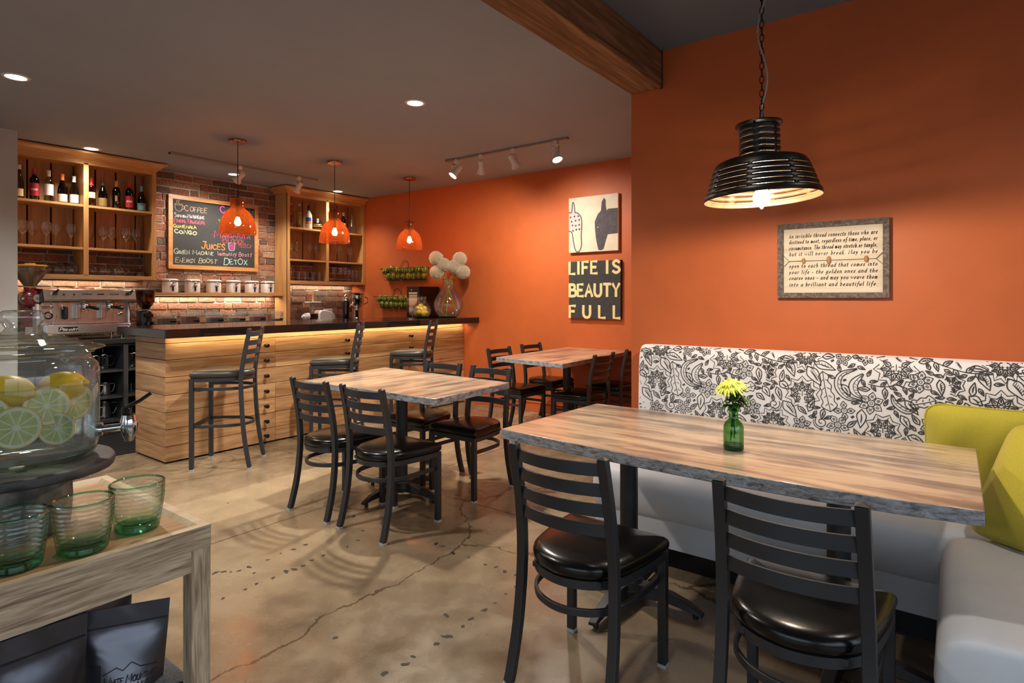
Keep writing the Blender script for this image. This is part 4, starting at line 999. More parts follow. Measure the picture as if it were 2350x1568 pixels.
# ---------------------------------------------------------------- lamps
def pend(x, y, label):
    t = thing('pendant_lamp', label, 'pendant lamp', (x, y, 1.92), 0, 'amber pendants over the bar')
    MB().lathe([(0, .852), (.075, .852), (.078, .858), (.078, .870), (.05, .8745), (0, .8745)], seg=32).build('canopy', 'copper', t, 40)
    MB().rod((0, 0, .33), (0, 0, .856), .0035, 8).lathe([(0, .325), (.012, .325), (.010, .352), (.004, .358)], seg=12).build('cord', 'black_plastic', t, 40)
    prof = [(.160, 0), (.161, .02), (.158, .06), (.150, .105), (.135, .155), (.112, .195), (.085, .222), (.066, .236), (.063, .246), (.064, .27), (.065, .32), (.062, .330)]
    inn = [(r-.0045, z) for r, z in prof[::-1]]
    MB().lathe(prof+[(0, .330)], seg=48).lathe([(.160, 0), (.157, -.003), (.154, 0)], seg=48).build('shade', 'amber_glass', t, 50)
    MB().lathe([(0, .16), (.014, .16), (.018, .17), (.018, .25), (.022, .26), (.022, .322), (0, .322)], seg=16).lathe([(.0, .3305), (.064, .3305), (.064, .335), (0, .335)], seg=24).build('lamp_holder', 'bronze', t, 40)
    MB().lathe([(0, .075), (.018, .080), (.029, .097), (.030, .115), (.022, .138), (.013, .16), (0, .162)], seg=20).build('bulb', 'bulb', t, 60)
    light('pendant_bulb_light', 'POINT', (0, 0, .11), 8, AMBER, .022, parent=t)
    return t
for x, w in ((2.857, 'first amber glass pendant, hanging in front of the chalkboard'), (3.93, 'second amber glass pendant, hanging in front of the liquor shelves'), (5.017, 'third amber glass pendant, hanging in front of the plain orange wall')):
    pend(x, 5.357, w)   # three separate lamps

def downlight(x, y, label, p, spread=115):
    t = thing('recessed_light', label, 'ceiling light', (x, y, CZ))
    MB().lathe([(.058, -.004), (.060, -.006), (.074, -.005), (.078, -.001), (.078, 0)], seg=32).build('trim_ring', 'white_metal', t, 40)
    MB().lathe([(0, -.003), (.058, -.003)], seg=32).build('lens', 'downlight', t, 0)
    light('recessed_lamp', 'SPOT', (0, 0, -.02), p, WARM, .055, parent=t, spot=spread, blend=.9)
downlight(3.115, 3.263, 'recessed ceiling light alone in the middle of the taupe ceiling', 330, 150)
downlight(2.147, 6.80, 'recessed ceiling light over the wine shelves by the grey wall', 85, 125)
downlight(3.61, 6.855, 'recessed ceiling light over the chalkboard, beside the hanging track', 110, 130)
downlight(5.039, 6.80, 'recessed ceiling light over the corner liquor shelves', 85, 125)
downlight(1.05, 3.2, 'recessed ceiling light over the open floor, out of view', 210, 155)
downlight(1.15, 5.0, 'recessed ceiling light over the bar end, out of view', 170, 140)
downlight(1.35, .75, 'recessed ceiling light over the aisle beside the front table, out of view', 46, 140)
downlight(2.45, -.75, 'recessed ceiling light over the bench corner, out of view', 50, 125)

def head(parent, x, y, tx, ty, tz, power, lens, on=True, cone=58):
    # a gimbal head: adapter, fork and tapered can
    g = MB().box((x-.02, y-.02, -.05), (x+.02, y+.02, -.012)).build('adapter', 'white_metal', parent, 0, bevel=.003)
    P = Vector((x, y, -.135)); d = (Vector((tx, ty, tz))-(Vector(parent.location)+P)).normalized()
    q = d.to_track_quat('Z', 'X').to_matrix().to_4x4(); q.translation = P
    side = q.to_3x3()@Vector((1, 0, 0)); side.z = 0; side.normalize()
    mb = MB()
    for s in (-1, 1):
        e = P+side*.046*s
        if s > 0: mb.bar([Vector((x, y, -.05)), Vector((x, y, -.062)), Vector((x, y, -.066))+side*.046*s, e], .004, .014, up=d)
    mb.rod(P-side*.05, P+side*.05, .004)
    mb.build('fork', 'white_metal', parent, 40)
    MB().lathe([(0, -.07), (.026, -.07), (.028, -.065), (.028, .005), (.034, .03), (.048, .052), (.050, .066), (.046, .066), (.042, .052)], seg=24, mat=q).build('can', 'white_metal', parent, 40)
    MB().lathe([(0, .050), (.043, .054)], seg=24, mat=q).build('lens', lens, parent, 0)
    lo = light('spot_lamp', 'SPOT', P+d*.075, power, (1.0, .91, .79), .06, parent=parent, spot=cone, blend=1.0)
    lo.rotation_euler = d.to_track_quat('-Z', 'Y').to_euler()
t = thing('track_light', 'grey ceiling track with two white spot heads near the chalkboard', 'track light', (3.53, 6.33, CZ))
MB().box((-.86, -.017, -.020), (.86, .017, 0)).box((-.86, -.03, -.024), (-.72, .03, 0)).build('track', 'track_metal', t, 0, bevel=.002)
head(t, -.13, 0, 3.25, 7.28, 2.05, 70, 'spot_on', cone=75); head(t, .60, 0, 4.05, 7.28, 1.6, 70, 'spot_on', cone=75)
t = thing('track_light', 'grey ceiling track with four white spot heads in front of the orange wall', 'track light', (4.615, 3.595, CZ))
MB().box((-.017, -.755, -.020), (.017, .755, 0)).box((-.03, .63, -.024), (.03, .755, 0)).build('track', 'track_metal', t, 0, bevel=.002)
head(t, 0, .62, 3.1, 5.03, 0.55, 330, 'spot_on', cone=90); head(t, 0, .28, 5.66, 4.7, 1.0, 90, 'spot_on', cone=130); head(t, 0, -.13, 5.6, 3.25, 1.4, 100, 'spot_on', cone=125)
head(t, 0, -.62, 4.35, 2.15, .75, 80, 'spot_bright', cone=90)

# large black pendant over the front table
t = thing('pendant_lamp', 'large black slotted metal pendant on a chain over the front table', 'pendant lamp', (2.385, .600, 1.70))
def slotted(prof, seg_n, slots, gap_cols, mb, mi=None, sub=6):
    # lathe with open louvre slots: slots = rows (index of profile span) that are left open
    n = seg_n*sub
    vs = []; fs = []
    for r, z in prof: vs += [(r*math.cos(2*PI*i/n), r*math.sin(2*PI*i/n), z) for i in range(n)]
    for k in range(len(prof)-1):
        for i in range(n):
            if k in slots and (i % sub) not in gap_cols: continue
            j = (i+1) % n; fs.append((k*n+i, k*n+j, (k+1)*n+j, (k+1)*n+i))
    mb.add(vs, fs, mi)
K = .913
rr = lambda z: (.231-(z/.130)*.046)*K
sk = [(.2315*K, .0), (.2325*K, .004), (.229*K, .020)]; slots = []
for k in range(5):
    z0 = .025+k*.0205
    slots.append(len(sk)); sk += [(rr(z0)+.0022, z0), (rr(z0)+.0003, z0+.0026), (rr(z0+.010), z0+.010)]
sk += [(.184*K, .130), (.176*K, .140), (.158*K, .148), (.12*K, .154), (.085*K, .157)]
tilt = Matrix.Rotation(math.radians(-2.2), 4, Vector((.97, .25, 0)))
mb = MB(); slotted(sk, 8, set(slots), {0}, mb, sub=8); mb.xf(tilt)
sh_ = mb.build('shade', ['bronze', 'gold_inside'], t, 40)
so = sh_.modifiers.new('solid', 'SOLIDIFY'); so.thickness = .0022; so.offset = -1; so.material_offset = 1; so.material_offset_rim = 0
nk = [(.076, .155)]; sl2 = []
for k in range(5):
    z0 = .168+k*.0225; nk += [(.0735, z0-.004)]; sl2.append(len(nk)); nk += [(.0755, z0), (.0725, z0+.0032)]
nk += [(.0725, .276), (.073, .282)]
mb = MB(); slotted(nk, 6, set(sl2), {0}, mb, sub=8); mb.xf(tilt)
nk_ = mb.build('neck', ['bronze', 'gold_inside'], t, 40)
so = nk_.modifiers.new('solid', 'SOLIDIFY'); so.thickness = .002; so.offset = -1; so.material_offset = 1; so.material_offset_rim = 0
MB().lathe([(.062, .278), (.080, .280), (.086, .285), (.084, .291), (.065, .296), (.03, .299), (0, .300)], seg=40).xf(tilt).build('cap', 'bronze', t, 50)
MB().lathe([(0, .083), (.02, .083), (.02, .155), (.024, .16), (.024, .23), (0, .23)], seg=16).rod((0, 0, .23), (0, 0, .285), .006).xf(tilt).build('lamp_holder', 'bronze', t, 40)
MB().lathe([(0, -.037), (.004, -.035), (.008, -.027), (.022, -.019), (.031, -.003), (.032, .011), (.024, .029), (.018, .045), (.018, .085), (0, .09)], seg=24).build('bulb', glow('filament_bulb', (1.0, .80, .5, 1), 22), t, 60)
ch = MB(); zc = .325; k = 0
ch.tube([(.022*math.cos(a), 0, .318+.024*math.sin(a)) for a in [2*PI*i/16 for i in range(16)]], .0028, 6, True, up=(0, 1, 0))
while zc < CZ-1.70-.03:
    L = [(.0075*math.cos(a), .0165*math.sin(a)) for a in [2*PI*i/10 for i in range(10)]]
    ch.tube([(u, 0, zc+.028+v) if k % 2 else (0, u, zc+.028+v) for u, v in L], .0019, 5, True, up=(0, 1, 0) if k % 2 else (1, 0, 0)); zc += .0265; k += 1
ch.build('chain', 'bronze', t, 40)
cd = [Vector((.006*math.cos(z*15)-.002, -.016*math.sin(z*17)*min(1, (z-.29)*8)-.004, z)) for z in [.30+i*(CZ-1.70-.32)/70 for i in range(71)]]
M['clear_cord'] = plain('silver_clear_cord', rgb(168, 160, 156), 0.25, 0.3)
MB().tube(cd, .0036, 6).build('cord', 'clear_cord', t, 60)
MB().lathe([(0, CZ-1.702), (.06, CZ-1.702), (.055, CZ-1.715), (.02, CZ-1.73), (0, CZ-1.73)], seg=24).build('canopy', 'bronze', t, 40)
light('filament_lamp', 'POINT', (0, 0, .006), 40, (1.0, .86, .66), .025, parent=t)
# ---------------------------------------------------------------- bottles
for k, c, e in (('olive', (.42, .40, .10), (.10, .09, .01)), ('straw', (.90, .84, .48), (.55, .48, .16)), ('darkgreen', (.05, .06, .02), (.01, .015, .005)), ('black', (.012, .010, .010), (.005, .004, .004)), ('rose', (.62, .08, .07), (.30, .02, .02)), ('clear', (.95, .96, .95), (.6, .65, .62)), ('gold', (.92, .66, .14), (.6, .33, .03)), ('brown', (.28, .08, .02), (.08, .02, .005))):
    M['b_'+k] = clear_glass('bottle_glass_'+k, c+(1,), e+(1,), 1.0)
M['b_frost'] = plain('frosted_bottle', rgb(206, 206, 200), 0.45)
LC = {'red': (158, 34, 44), 'white': (226, 220, 216), 'cream': (226, 206, 158), 'tan': (222, 204, 190), 'goldl': (120, 98, 50), 'blue': (112, 160, 178), 'orange': (226, 124, 36), 'silver': (214, 212, 210), 'dark': (30, 26, 26), 'goldc': (190, 140, 60), 'lblue': (130, 170, 190), 'redcap': (170, 40, 46), 'green': (60, 60, 44), 'ice': (214, 216, 210)}
for k, c in LC.items(): M['p_'+k] = plain('paper_'+k, rgb(*c), 0.5)
def arc(mb, r, z0, z1, a, half, n=12, mi=None, r1=None):
    vs = []; r1 = r if r1 is None else r1
    for i in range(n+1):
        t = a-half+2*half*i/n; vs += [(r*math.cos(t), r*math.sin(t), z0), (r1*math.cos(t), r1*math.sin(t), z1)]
    mb.add(vs, [(2*i, 2*i+2, 2*i+3, 2*i+1) for i in range(n)], mi)
def cyl_write(mb, text, r, z, a, h, width, w, mi=None):
    S_, tw = strokes(text, h); f = width/tw
    for P in S_:
        vs, fs = ribbon([Vector((p.x*f-width/2, p.y)) for p in P], w)
        mb.add([((r+.0006)*math.cos(a+v.x/r), (r+.0006)*math.sin(a+v.x/r), z+v.y) for v in vs], fs, mi)
BORD = [(0,.0),(.034,.001),(.037,.006),(.037,.185),(.035,.205),(.024,.228),(.0155,.24),(.0145,.25),(.0145,.292),(.016,.294),(.016,.302),(.0,.303)]
BURG = [(0,.0),(.038,.001),(.041,.006),(.041,.125),(.037,.155),(.027,.19),(.019,.22),(.0155,.24),(.0145,.255),(.0145,.286),(.016,.288),(.016,.296),(0,.297)]
HOCK = [(0,.0),(.035,.001),(.037,.006),(.037,.13),(.033,.175),(.022,.23),(.0155,.265),(.0145,.28),(.0145,.318),(.016,.32),(.016,.33),(0,.331)]
def bottle(name, label, cat, prof, glass, loc, cap=None, capz=None, lab=None, sc=1.0, group=None, text=None, tcol='ink', liquid=None, extra=None):
    b = thing(name, label, cat, loc, 0, group)
    prof = [(r*sc, z*sc) for r, z in prof]
    MB().lathe(prof, seg=24).build('bottle_body', glass, b, 50)
    top = prof[-1][1]
    a = math.atan2(-loc[1], -loc[0])
    def rad(z):
        for (r0, z0), (r1, z1) in zip(prof, prof[1:]):
            if z0 <= z <= z1 and z1 > z0: return r0+(r1-r0)*(z-z0)/(z1-z0)
        return .02
    if cap:
        z0 = capz*sc; zz = [z0]+[z for r, z in prof if z > z0+.002 and r > 1e-4]
        MB().lathe([(rad(z0)+.0008, z0)]+[(rad(z-.0001)+.0010, z) for z in zz[1:]]+[(0, top+.001)], seg=20).build('capsule', cap, b, 50)
    if liquid:
        z1 = liquid[1]*sc; lp = [(0, .004)]+[(max(.002, r-.003), z+.003) for r, z in prof[1:] if z < z1]+[(rad(z1)-.003, z1), (0, z1)]
        MB().lathe(lp, seg=20).build('liquid', liquid[0], b, 50)
    if lab:
        m, z0, z1, half = lab; mb = MB(); arc(mb, rad((z0+z1)/2*sc)+.0008, z0*sc, z1*sc, a, half, r1=rad(z1*sc*.999)+.0008)
        lo = mb.build('paper_label', m, b, 60)
        if text:
            mb = MB()
            for s, h, z, wd, w in text: cyl_write(mb, s, rad(z)+.0010, z, a, h, wd, w)
            mb.build('label_print', tcol, lo, 0)
    if extra: extra(b, a)
    return b
SY = 7.12; Z1 = 2.262; G = 'wine bottles on the left top shelf'
W_ = 'wine_bottle'
bottle(W_, 'tall slim straw wine bottle with white cap, tight against the grey wall', 'bottle', HOCK, 'b_olive', (1.662, SY, Z1), 'p_silver', .285, ('p_cream', .03, .10, 1.0), 1.0, G)
bottle(W_, 'dark wine bottle with red label and red cap, between the slim and the clear bottle', 'bottle', BORD, 'b_black', (1.778, SY, Z1), 'p_redcap', .25, ('p_red', .045, .165, 1.2), 1.03, G, [('RYDER', .016, .10, .05, .003)], 'p_white')
bottle(W_, 'clear glass wine bottle with white label and white cap', 'bottle', BORD, 'b_straw', (1.891, SY, Z1), 'p_silver', .245, ('p_white', .065, .17, 1.25), 1.04, G, [('-', .03, .108, .075, .004)])
bottle(W_, 'sloping olive wine bottle with orange cap and tan label', 'bottle', BURG, 'b_darkgreen', (2.001, SY, Z1), 'p_orange', .235, ('p_tan', .02, .095, 1.3), 1.0, G)
bottle(W_, 'sloping green wine bottle with white cap, next to the shelf divider', 'bottle', BURG, 'b_olive', (2.098, SY, Z1), 'p_silver', .235, ('p_white', .02, .105, 1.2), .98, G, [('3', .022, .07, .014, .003)])
bottle(W_, 'red rose coloured wine bottle with cream label, just past the shelf divider', 'bottle', BORD, 'b_rose', (2.246, SY, Z1), 'p_redcap', .22, ('p_cream', .09, .15, 1.2), 1.0, G)
bottle(W_, 'sloping dark wine bottle with dull gold label', 'bottle', BURG, 'b_darkgreen', (2.35, SY, Z1), 'p_green', .24, ('p_goldl', .02, .105, 1.3), .98, G)
bottle(W_, 'black square shouldered wine bottle with gold cap and thin gold mark', 'bottle', BORD, 'b_black', (2.474, SY, Z1), 'p_goldc', .24, ('p_goldl', .085, .145, .3), 1.0, G)
bottle(W_, 'dark wine bottle with red label, between the black and the blue labelled bottle', 'bottle', BORD, 'b_black', (2.598, SY, Z1), 'p_redcap', .245, ('p_red', .035, .155, 1.2), 1.02, G, [('RYDER', .016, .09, .05, .003)], 'p_white')
bottle(W_, 'sloping dark green wine bottle with light blue label', 'bottle', BURG, 'b_darkgreen', (2.717, SY, Z1), 'p_lblue', .235, ('p_blue', .02, .10, 1.3), .96, G, [('LOLO', .02, .075, .045, .003)])
# liquor
G = 'liquor bottles on the corner top shelf'; L_ = 'liquor_bottle'; Z2 = 2.264
TALL = [(0,0),(.038,.001),(.041,.006),(.041,.20),(.036,.225),(.02,.245),(.016,.255),(.016,.31),(.018,.312),(.018,.335),(0,.336)]
SQUAT = [(0,0),(.05,.002),(.068,.03),(.072,.055),(.062,.085),(.035,.105),(.017,.115),(.016,.145),(.018,.147),(.018,.168),(0,.169)]
DECA = [(0,0),(.052,.002),(.058,.012),(.055,.06),(.042,.12),(.026,.18),(.017,.215),(.015,.25),(.019,.255),(.016,.275),(.02,.285),(.012,.298),(0,.30)]
bottle(L_, 'amber liquor bottle at the pillar end of the corner top shelf', 'bottle', TALL, 'b_gold', (4.524, SY, Z2), 'p_goldc', .30, ('p_dark', .07, .17, .5), 1.0, G)
bottle(L_, 'pale golden liquor bottle with orange fruit sticker and silver cap', 'bottle', TALL, 'b_straw', (4.655, SY, Z2), 'p_silver', .31, ('p_orange', .205, .228, .5), .98, G, liquid=('b_gold', .05))
bottle(L_, 'frosted vodka bottle with black cap and blue orange label', 'bottle', [(0,0),(.042,.001),(.045,.006),(.045,.16),(.042,.20),(.028,.235),(.017,.25),(.016,.262),(.016,.335),(0,.336)], 'b_frost', (4.80, SY, Z2), 'p_dark', .265, ('p_orange', .075, .115, .8), 1.0, G,
    extra=lambda b, a: (lambda mb: (arc(mb, .0462, .115, .165, a, .8), mb.build('label_band', plain('label_blue', rgb(40, 76, 140), .5), b, 60)))(MB()))
bottle(L_, 'squat round dark liqueur bottle with gold bands', 'bottle', SQUAT, 'b_darkgreen', (4.94, SY, Z2), 'p_ice', .112, None, 1.0, G,
    extra=lambda b, a: MB().lathe([(.0735, .050), (.0735, .066)], seg=24).lathe([(.0655, .078), (.060, .088)], seg=24).build('label_band', 'p_goldc', b, 60))
bottle(L_, 'clear silver topped liquor bottle just past the divider, behind the middle pendant', 'bottle', TALL, 'b_clear', (5.115, SY, Z2), 'p_silver', .27, None, 1.0, G)
bottle(L_, 'clear liquor bottle with red and white neck above the middle pendant', 'bottle', TALL, 'b_clear', (5.238, SY, Z2), 'p_redcap', .25, ('p_white', .05, .15, 1.0), 1.05, G)
bottle(L_, 'brown liquor bottle beside the middle pendant shade', 'bottle', TALL, 'b_brown', (5.375, SY, Z2), 'p_silver', .28, ('p_white', .09, .16, .9), .9, G)
bottle(L_, 'clear glass decanter with stopper, nearest the orange wall on the top shelf', 'bottle', DECA, 'glass', (5.524, SY, Z2), None, None, None, 1.0, G)

# ---------------------------------------------------------------- glassware
WG = [(0,.0),(.034,.0008),(.030,.004),(.006,.010),(.0038,.02),(.0036,.085),(.006,.095),(.022,.108),(.037,.128),(.045,.155),(.046,.180),(.041,.215),(.036,.238)]
def glassware(name, prof, loc, label, group, seg=24, handle=None, mat='glass', sm=50):
    t = thing(name, label, 'glass', loc, 0, group)
    MB().lathe(prof, seg=seg).build('glass_body', mat, t, sm)
    if handle: MB().tube(crv([Vector(p) for p in handle], 5), .0055, 8, up=(0, 1, 0)).build('handle', mat, t, 60)
    return t
g0 = None
gl_specs = []
for i, x in enumerate([1.68, 1.768, 1.864, 1.955, 2.066]): gl_specs.append((x, 7.10+(i % 2)*.05, 1.834, '%s wine glass from the grey wall on the middle wine shelf' % ORD[i], 'wine glasses on the left middle shelf'))
for i, x in enumerate([2.236, 2.345, 2.437, 2.56, 2.672]): gl_specs.append((x, 7.10+((i+1) % 2)*.05, 1.834, '%s wine glass past the divider on the middle wine shelf' % ORD[i], 'wine glasses on the left middle shelf'))
for i, x in enumerate([4.524, 4.632, 4.803, 4.925]): gl_specs.append((x, 7.10+(i % 2)*.04, 1.841, '%s wine glass from the pillar on the corner middle shelf' % ORD[i], 'wine glasses on the corner middle shelf'))
for i, x in enumerate([5.10, 5.286, 5.477]): gl_specs.append((x, 7.10, 1.841, '%s wine glass past the divider on the corner middle shelf' % ORD[i], 'wine glasses on the corner middle shelf'))
def put(specs, make):
    p = None
    for s in specs:
        x, y, z, lb, g = s
        if p is None: p = make((x, y, z), lb, g)
        else: d = dup(p, lb, (x, y, z)); d['group'] = g
put(gl_specs, lambda l, b, g: glassware('wine_glass', WG, l, b, g))
MUG = [(.026,.0),(.030,.001),(.046,.012),(.053,.04),(.052,.062),(.044,.088),(.030,.105),(.018,.110),(.020,.116),(0,.1165)]
mg = [(x, 7.13, 1.558, '%s upturned glass mug from the grinder on the lower wine shelf' % ORD[i], 'glass mugs on the left lower shelf') for i, x in enumerate([1.775, 1.872, 1.985, 2.09])]
mg += [(x, 7.13, 1.558, '%s upturned glass mug past the divider on the lower wine shelf' % ORD[i], 'glass mugs on the left lower shelf') for i, x in enumerate([2.255, 2.378, 2.503])]
put(mg, lambda l, b, g: glassware('glass_mug', MUG, l, b, g, handle=[(.046, -.01, .022), (.075, -.02, .03), (.082, -.022, .055), (.07, -.018, .078), (.046, -.01, .08)]))
cr = thing('oil_carafe', 'small stoppered glass carafe of yellow oil at the end of the mug shelf', 'carafe', (2.704, 7.13, 1.558))
MB().lathe([(0,0),(.05,.001),(.054,.01),(.05,.035),(.03,.07),(.014,.085),(.012,.10),(.016,.105)], seg=24).build('glass_body', 'glass', cr, 50)
MB().lathe([(0,.003),(.048,.004),(.051,.012),(.046,.036),(.0,.037)], seg=24).build('oil', 'b_gold', cr, 50)
MB().lathe([(0,.09),(.010,.10),(.012,.108),(.006,.112),(.014,.12),(.015,.128),(0,.136)], seg=16).build('stopper', 'glass', cr, 50)
TB = [(0,.004),(.030,.004),(.031,.0),(.033,.001),(.036,.06),(.038,.125)]
tb = [(x, 7.10, 1.5575, '%s clear tumbler from the pillar on the corner lowest shelf' % ORD[i], 'tumblers on the corner lowest shelf') for i, x in enumerate([4.642, 4.735, 4.858, 4.958])]
put(tb, lambda l, b, g: glassware('tumbler', TB, l, b, g))
bp_ = [(x, 7.11, 1.5575, '%s tall stemmed beer glass past the divider, lowest corner shelf' % ORD[i], 'beer glasses on the corner lowest shelf') for i, x in enumerate([5.10, 5.21, 5.32, 5.40])]
put(bp_, lambda l, b, g: glassware('beer_glass', [(0,.0),(.032,.001),(.028,.006),(.008,.016),(.007,.03),(.022,.06),(.032,.11),(.034,.16),(.031,.21)], l, b, g))
hb = [(x, 7.11, 1.5575, '%s straight highball glass counted toward the orange wall, lowest corner shelf' % ORD[i], 'highball glasses on the corner lowest shelf') for i, x in enumerate([5.47, 5.535, 5.60])]
put(hb, lambda l, b, g: glassware('highball_glass', [(0,.006),(.026,.006),(.027,0),(.028,.002),(.031,.10),(.033,.18)], l, b, g))
glassware('glass_pitcher', [(0,.004),(.040,.004),(.042,0),(.045,.01),(.047,.10),(.044,.17),(.047,.19)], (4.525, 7.11, 1.5575), 'tall clear glass pitcher at the pillar end of the corner lowest shelf', None, handle=None)

# ---------------------------------------------------------------- canisters and jars
def canister(loc, label):
    t = thing('canister', label, 'canister', loc, 0, 'white canisters on the single shelf')
    w = .070; ol = []
    for i in range(32):
        a = 2*PI*i/32; c, s = math.cos(a), math.sin(a); k = (abs(c)**5+abs(s)**5)**(-1/5); ol.append((w*c*k, w*s*k))
    mb = MB(); mb.rings([[(x*k, y*k, z) for x, y in ol] for k, z in ((.92, 0), (.98, .003), (1, .012), (1, .112), (.98, .122), (.93, .126))]); mb.build('body', 'porcelain', t, 50)
    mb = MB(); mb.rings([[(x*k, y*k, z) for x, y in ol] for k, z in ((.97, .131), (1.03, .134), (1.04, .142), (1.02, .152), (.8, .158), (.3, .160))]); mb.build('lid', 'porcelain', t, 50)
    mb = MB().rings([[(x*k, y*k, z) for x, y in ol] for k, z in ((.9, .126), (.99, .127), (.99, .131), (.9, .1315))]); mb.build('gasket', 'glide', t, 40)
    mb = MB().tube([(x*1.045, y*1.045, .137) for x, y in ol], .0022, 6, True).tube([(-.03, -.078, .135), (-.026, -.088, .105), (.026, -.088, .105), (.03, -.078, .135)], .0022, 6)
    mb.ball((0, -.082, .116), .013, 12, 8).box((-.022, -.083, .076), (.022, -.076, .084))
    mb.build('clamp', 'chrome', t, 50)
    MB().box((-.009, -.080, .018), (.009, -.071, .074)).build('scoop', 'black_gloss', t, 0, bevel=.003)
    return t
c0 = None
for i, x in enumerate([3.033, 3.278, 3.527, 3.768, 4.01, 4.225]):
    lb = '%s white canister counted from the wine shelves, under the chalkboard' % ORD[i]
    if c0 is None: c0 = canister((x, 7.175, 1.3865), lb)
    else: dup(c0, lb, (x, 7.175, 1.3865))
FILL = [('brown_beans', (74, 50, 34)), ('red_brown_tea', (104, 52, 32)), ('black_tea', (26, 20, 22)), ('olive_herbs', (92, 70, 44)), ('plum_herbs', (92, 44, 44)), ('dark_coffee', (28, 22, 22))]
for i, (x, (nm, c)) in enumerate(zip([2.951, 3.205, 3.485, 3.754, 4.02, 4.235], FILL)):
    s = .082 if i < 5 else .058; y = 7.06 if i < 5 else 6.96
    what = ['brown beans', 'red brown tea', 'black tea', 'olive brown herbs', 'plum coloured herbs', 'dark coffee'][i]
    t = thing('storage_jar', 'clear square jar of %s on the worktop under the canisters' % what if i < 5 else 'smaller clear square jar of dark coffee in front of the oak pillar', 'jar', (x, y, .926), 0, 'clear jars along the worktop')
    MB().box((-s, -s*.8, 0), (s, s*.8, .205)).build('jar_body', 'acrylic', t, 0, bevel=.008)
    f = [.175, .19, .168, .160, .17, .135][i]
    MB().box((-s+.006, -s*.8+.006, .006), (s-.006, s*.8-.006, f)).build('contents', plain(nm, rgb(*c), .8, noise=.5, nscale=120, bmp=.8), t, 0, bevel=.006)
    MB().box((-s-.004, -s*.8-.004, .208), (s+.004, s*.8+.004, .232)).build('lid', 'acrylic', t, 0, bevel=.004)
    MB().tube([(-s*.3+s*.7, -s*.8-.004, .215), (-s*.3+s*.7, -s*.8-.012, .175), (s*.7, -s*.8-.012, .175), (s*.7, -s*.8-.004, .215)], .003, 6).box((s*.05, -s*.8-.003, .13), (s*.9, -s*.8-.001, .142)).build('clasp', 'chrome', t, 50)

# ---------------------------------------------------------------- espresso machine
em_ = thing('espresso_machine', 'two group stainless espresso machine on the back worktop', 'espresso machine', (2.10, 6.80, .925))
o = Vector((2.10, 6.80, .925)); x0, x1 = -.395, .405
def LB(mb, lo, hi, **k): return mb.box(lo, hi, **k)
mb = MB()
hp = [(-.13, .388), (-.09, .482), (.20, .486), (.24, .47), (.24, .36), (-.10, .36), (-.128, .372)]    # (y, z) of the hood
mb.rings([[(x, y, z) for y, z in hp] for x in (x0+.03, x1-.005)]); mb.build('hood', 'steel', em_, 25, bevel=.006)
mb = MB(); 
for x in (x0+.022,): mb.rings([[(x+q, y*1.02, .36+(z-.36)*1.02) for y, z in hp] for q in (0, .010)])
mb.build('hood_end', 'black_plastic', em_, 25, bevel=.003)
MB().box((x0, .02, .07), (x1-.03, .24, .36)).build('back_panel', 'steel', em_, 0, bevel=.004)
MB().box((x0-.006, -.06, .062), (x0+.014, .24, .345)).box((x1-.044, -.02, .062), (x1-.026, .24, .36)).build('side_panel', 'white_metal', em_, 0, bevel=.003)
mb = MB(); ol = [(x0+.004, .22), (x0+.004, -.10)]+[(x0+.054+.05*math.cos(a), -.10+.05*math.sin(a)) for a in [PI+PI/2*i/6 for i in range(7)]]+[(x1-.07, -.15), (x1-.02, -.10), (x1-.02, .22)]
mb.prism(ol, .062, .150); mb.build('drip_tray', 'steel', em_, 30, bevel=.004)
MB().box((x0+.07, -.135, .150), (x1-.05, .015, .156)).build('tray_grate', 'chrome', em_, 0)
fm = MB()
for x in (x0+.12, x1-.12):
    for y in (-.09, .18): fm.lathe([(0, 0), (.026, 0), (.026, .018), (.018, .022), (.018, .062), (0, .062)], (x, y, 0), 16)
for k, x in enumerate((x0+.12, x1-.12)): MB().lathe([(0, 0), (.026, 0), (.026, .018), (.018, .022), (.018, .062), (0, .062)], (x, -.09, 0), 16).lathe([(0, 0), (.026, 0), (.026, .018), (.018, .022), (.018, .062), (0, .062)], (x, .18, 0), 16).build('foot', 'chrome', em_, 40)
for gx in (-.045, .165):     # two brew groups
    g = MB().box((gx-.05, -.04, .20), (gx-.005, .03, .345)).box((gx-.02, -.03, .30), (gx+.03, .03, .36)).build('group_head', 'steel', em_, 0, bevel=.006)
    MB().lathe([(0, .30), (.034, .30), (.038, .31), (.038, .335), (.032, .35), (0, .352)], (gx+.02, -.06, 0), 20).build('portafilter_ring', 'chrome', g, 40)
    MB().rod((gx+.045, -.085, .312), (gx+.10, -.135, .298), .014, 12, r2=.017).ball((gx+.10, -.135, .298), .017, 12, 8).build('portafilter_handle', 'black_plastic', g, 50)
    MB().tube([(gx+.02, -.06, .30), (gx+.005, -.065, .285), (gx-.005, -.07, .268)], .007, 8).tube([(gx+.02, -.06, .30), (gx+.035, -.065, .285), (gx+.045, -.07, .270)], .007, 8).build('spout', 'chrome', g, 50)
for gx in (x0+.11, x1-.075):
    st_ = MB().rod((gx, -.115, .44), (gx+.006, -.155, .452), .014, 14).rod((gx+.004, -.15, .452), (gx+.012, -.19, .475), .010, 12).build('steam_knob', 'black_plastic', em_, 50)
    MB().lathe([(.016, 0), (.028, .002), (.028, .006), (.016, .008)], seg=20, mat=Matrix.Translation((gx, -.108, .438))@Matrix.Rotation(PI/2+.4, 4, 'X')).build('knob_ring', 'chrome', st_, 40)
MB().tube(crv([Vector(p) for p in ((x0+.10, -.08, .37), (x0+.09, -.10, .32), (x0+.085, -.11, .27), (x0+.125, -.12, .24), (x0+.11, -.13, .19), (x0+.10, -.13, .155))], 5), .0055, 8).build('steam_wand', 'chrome', em_, 50)
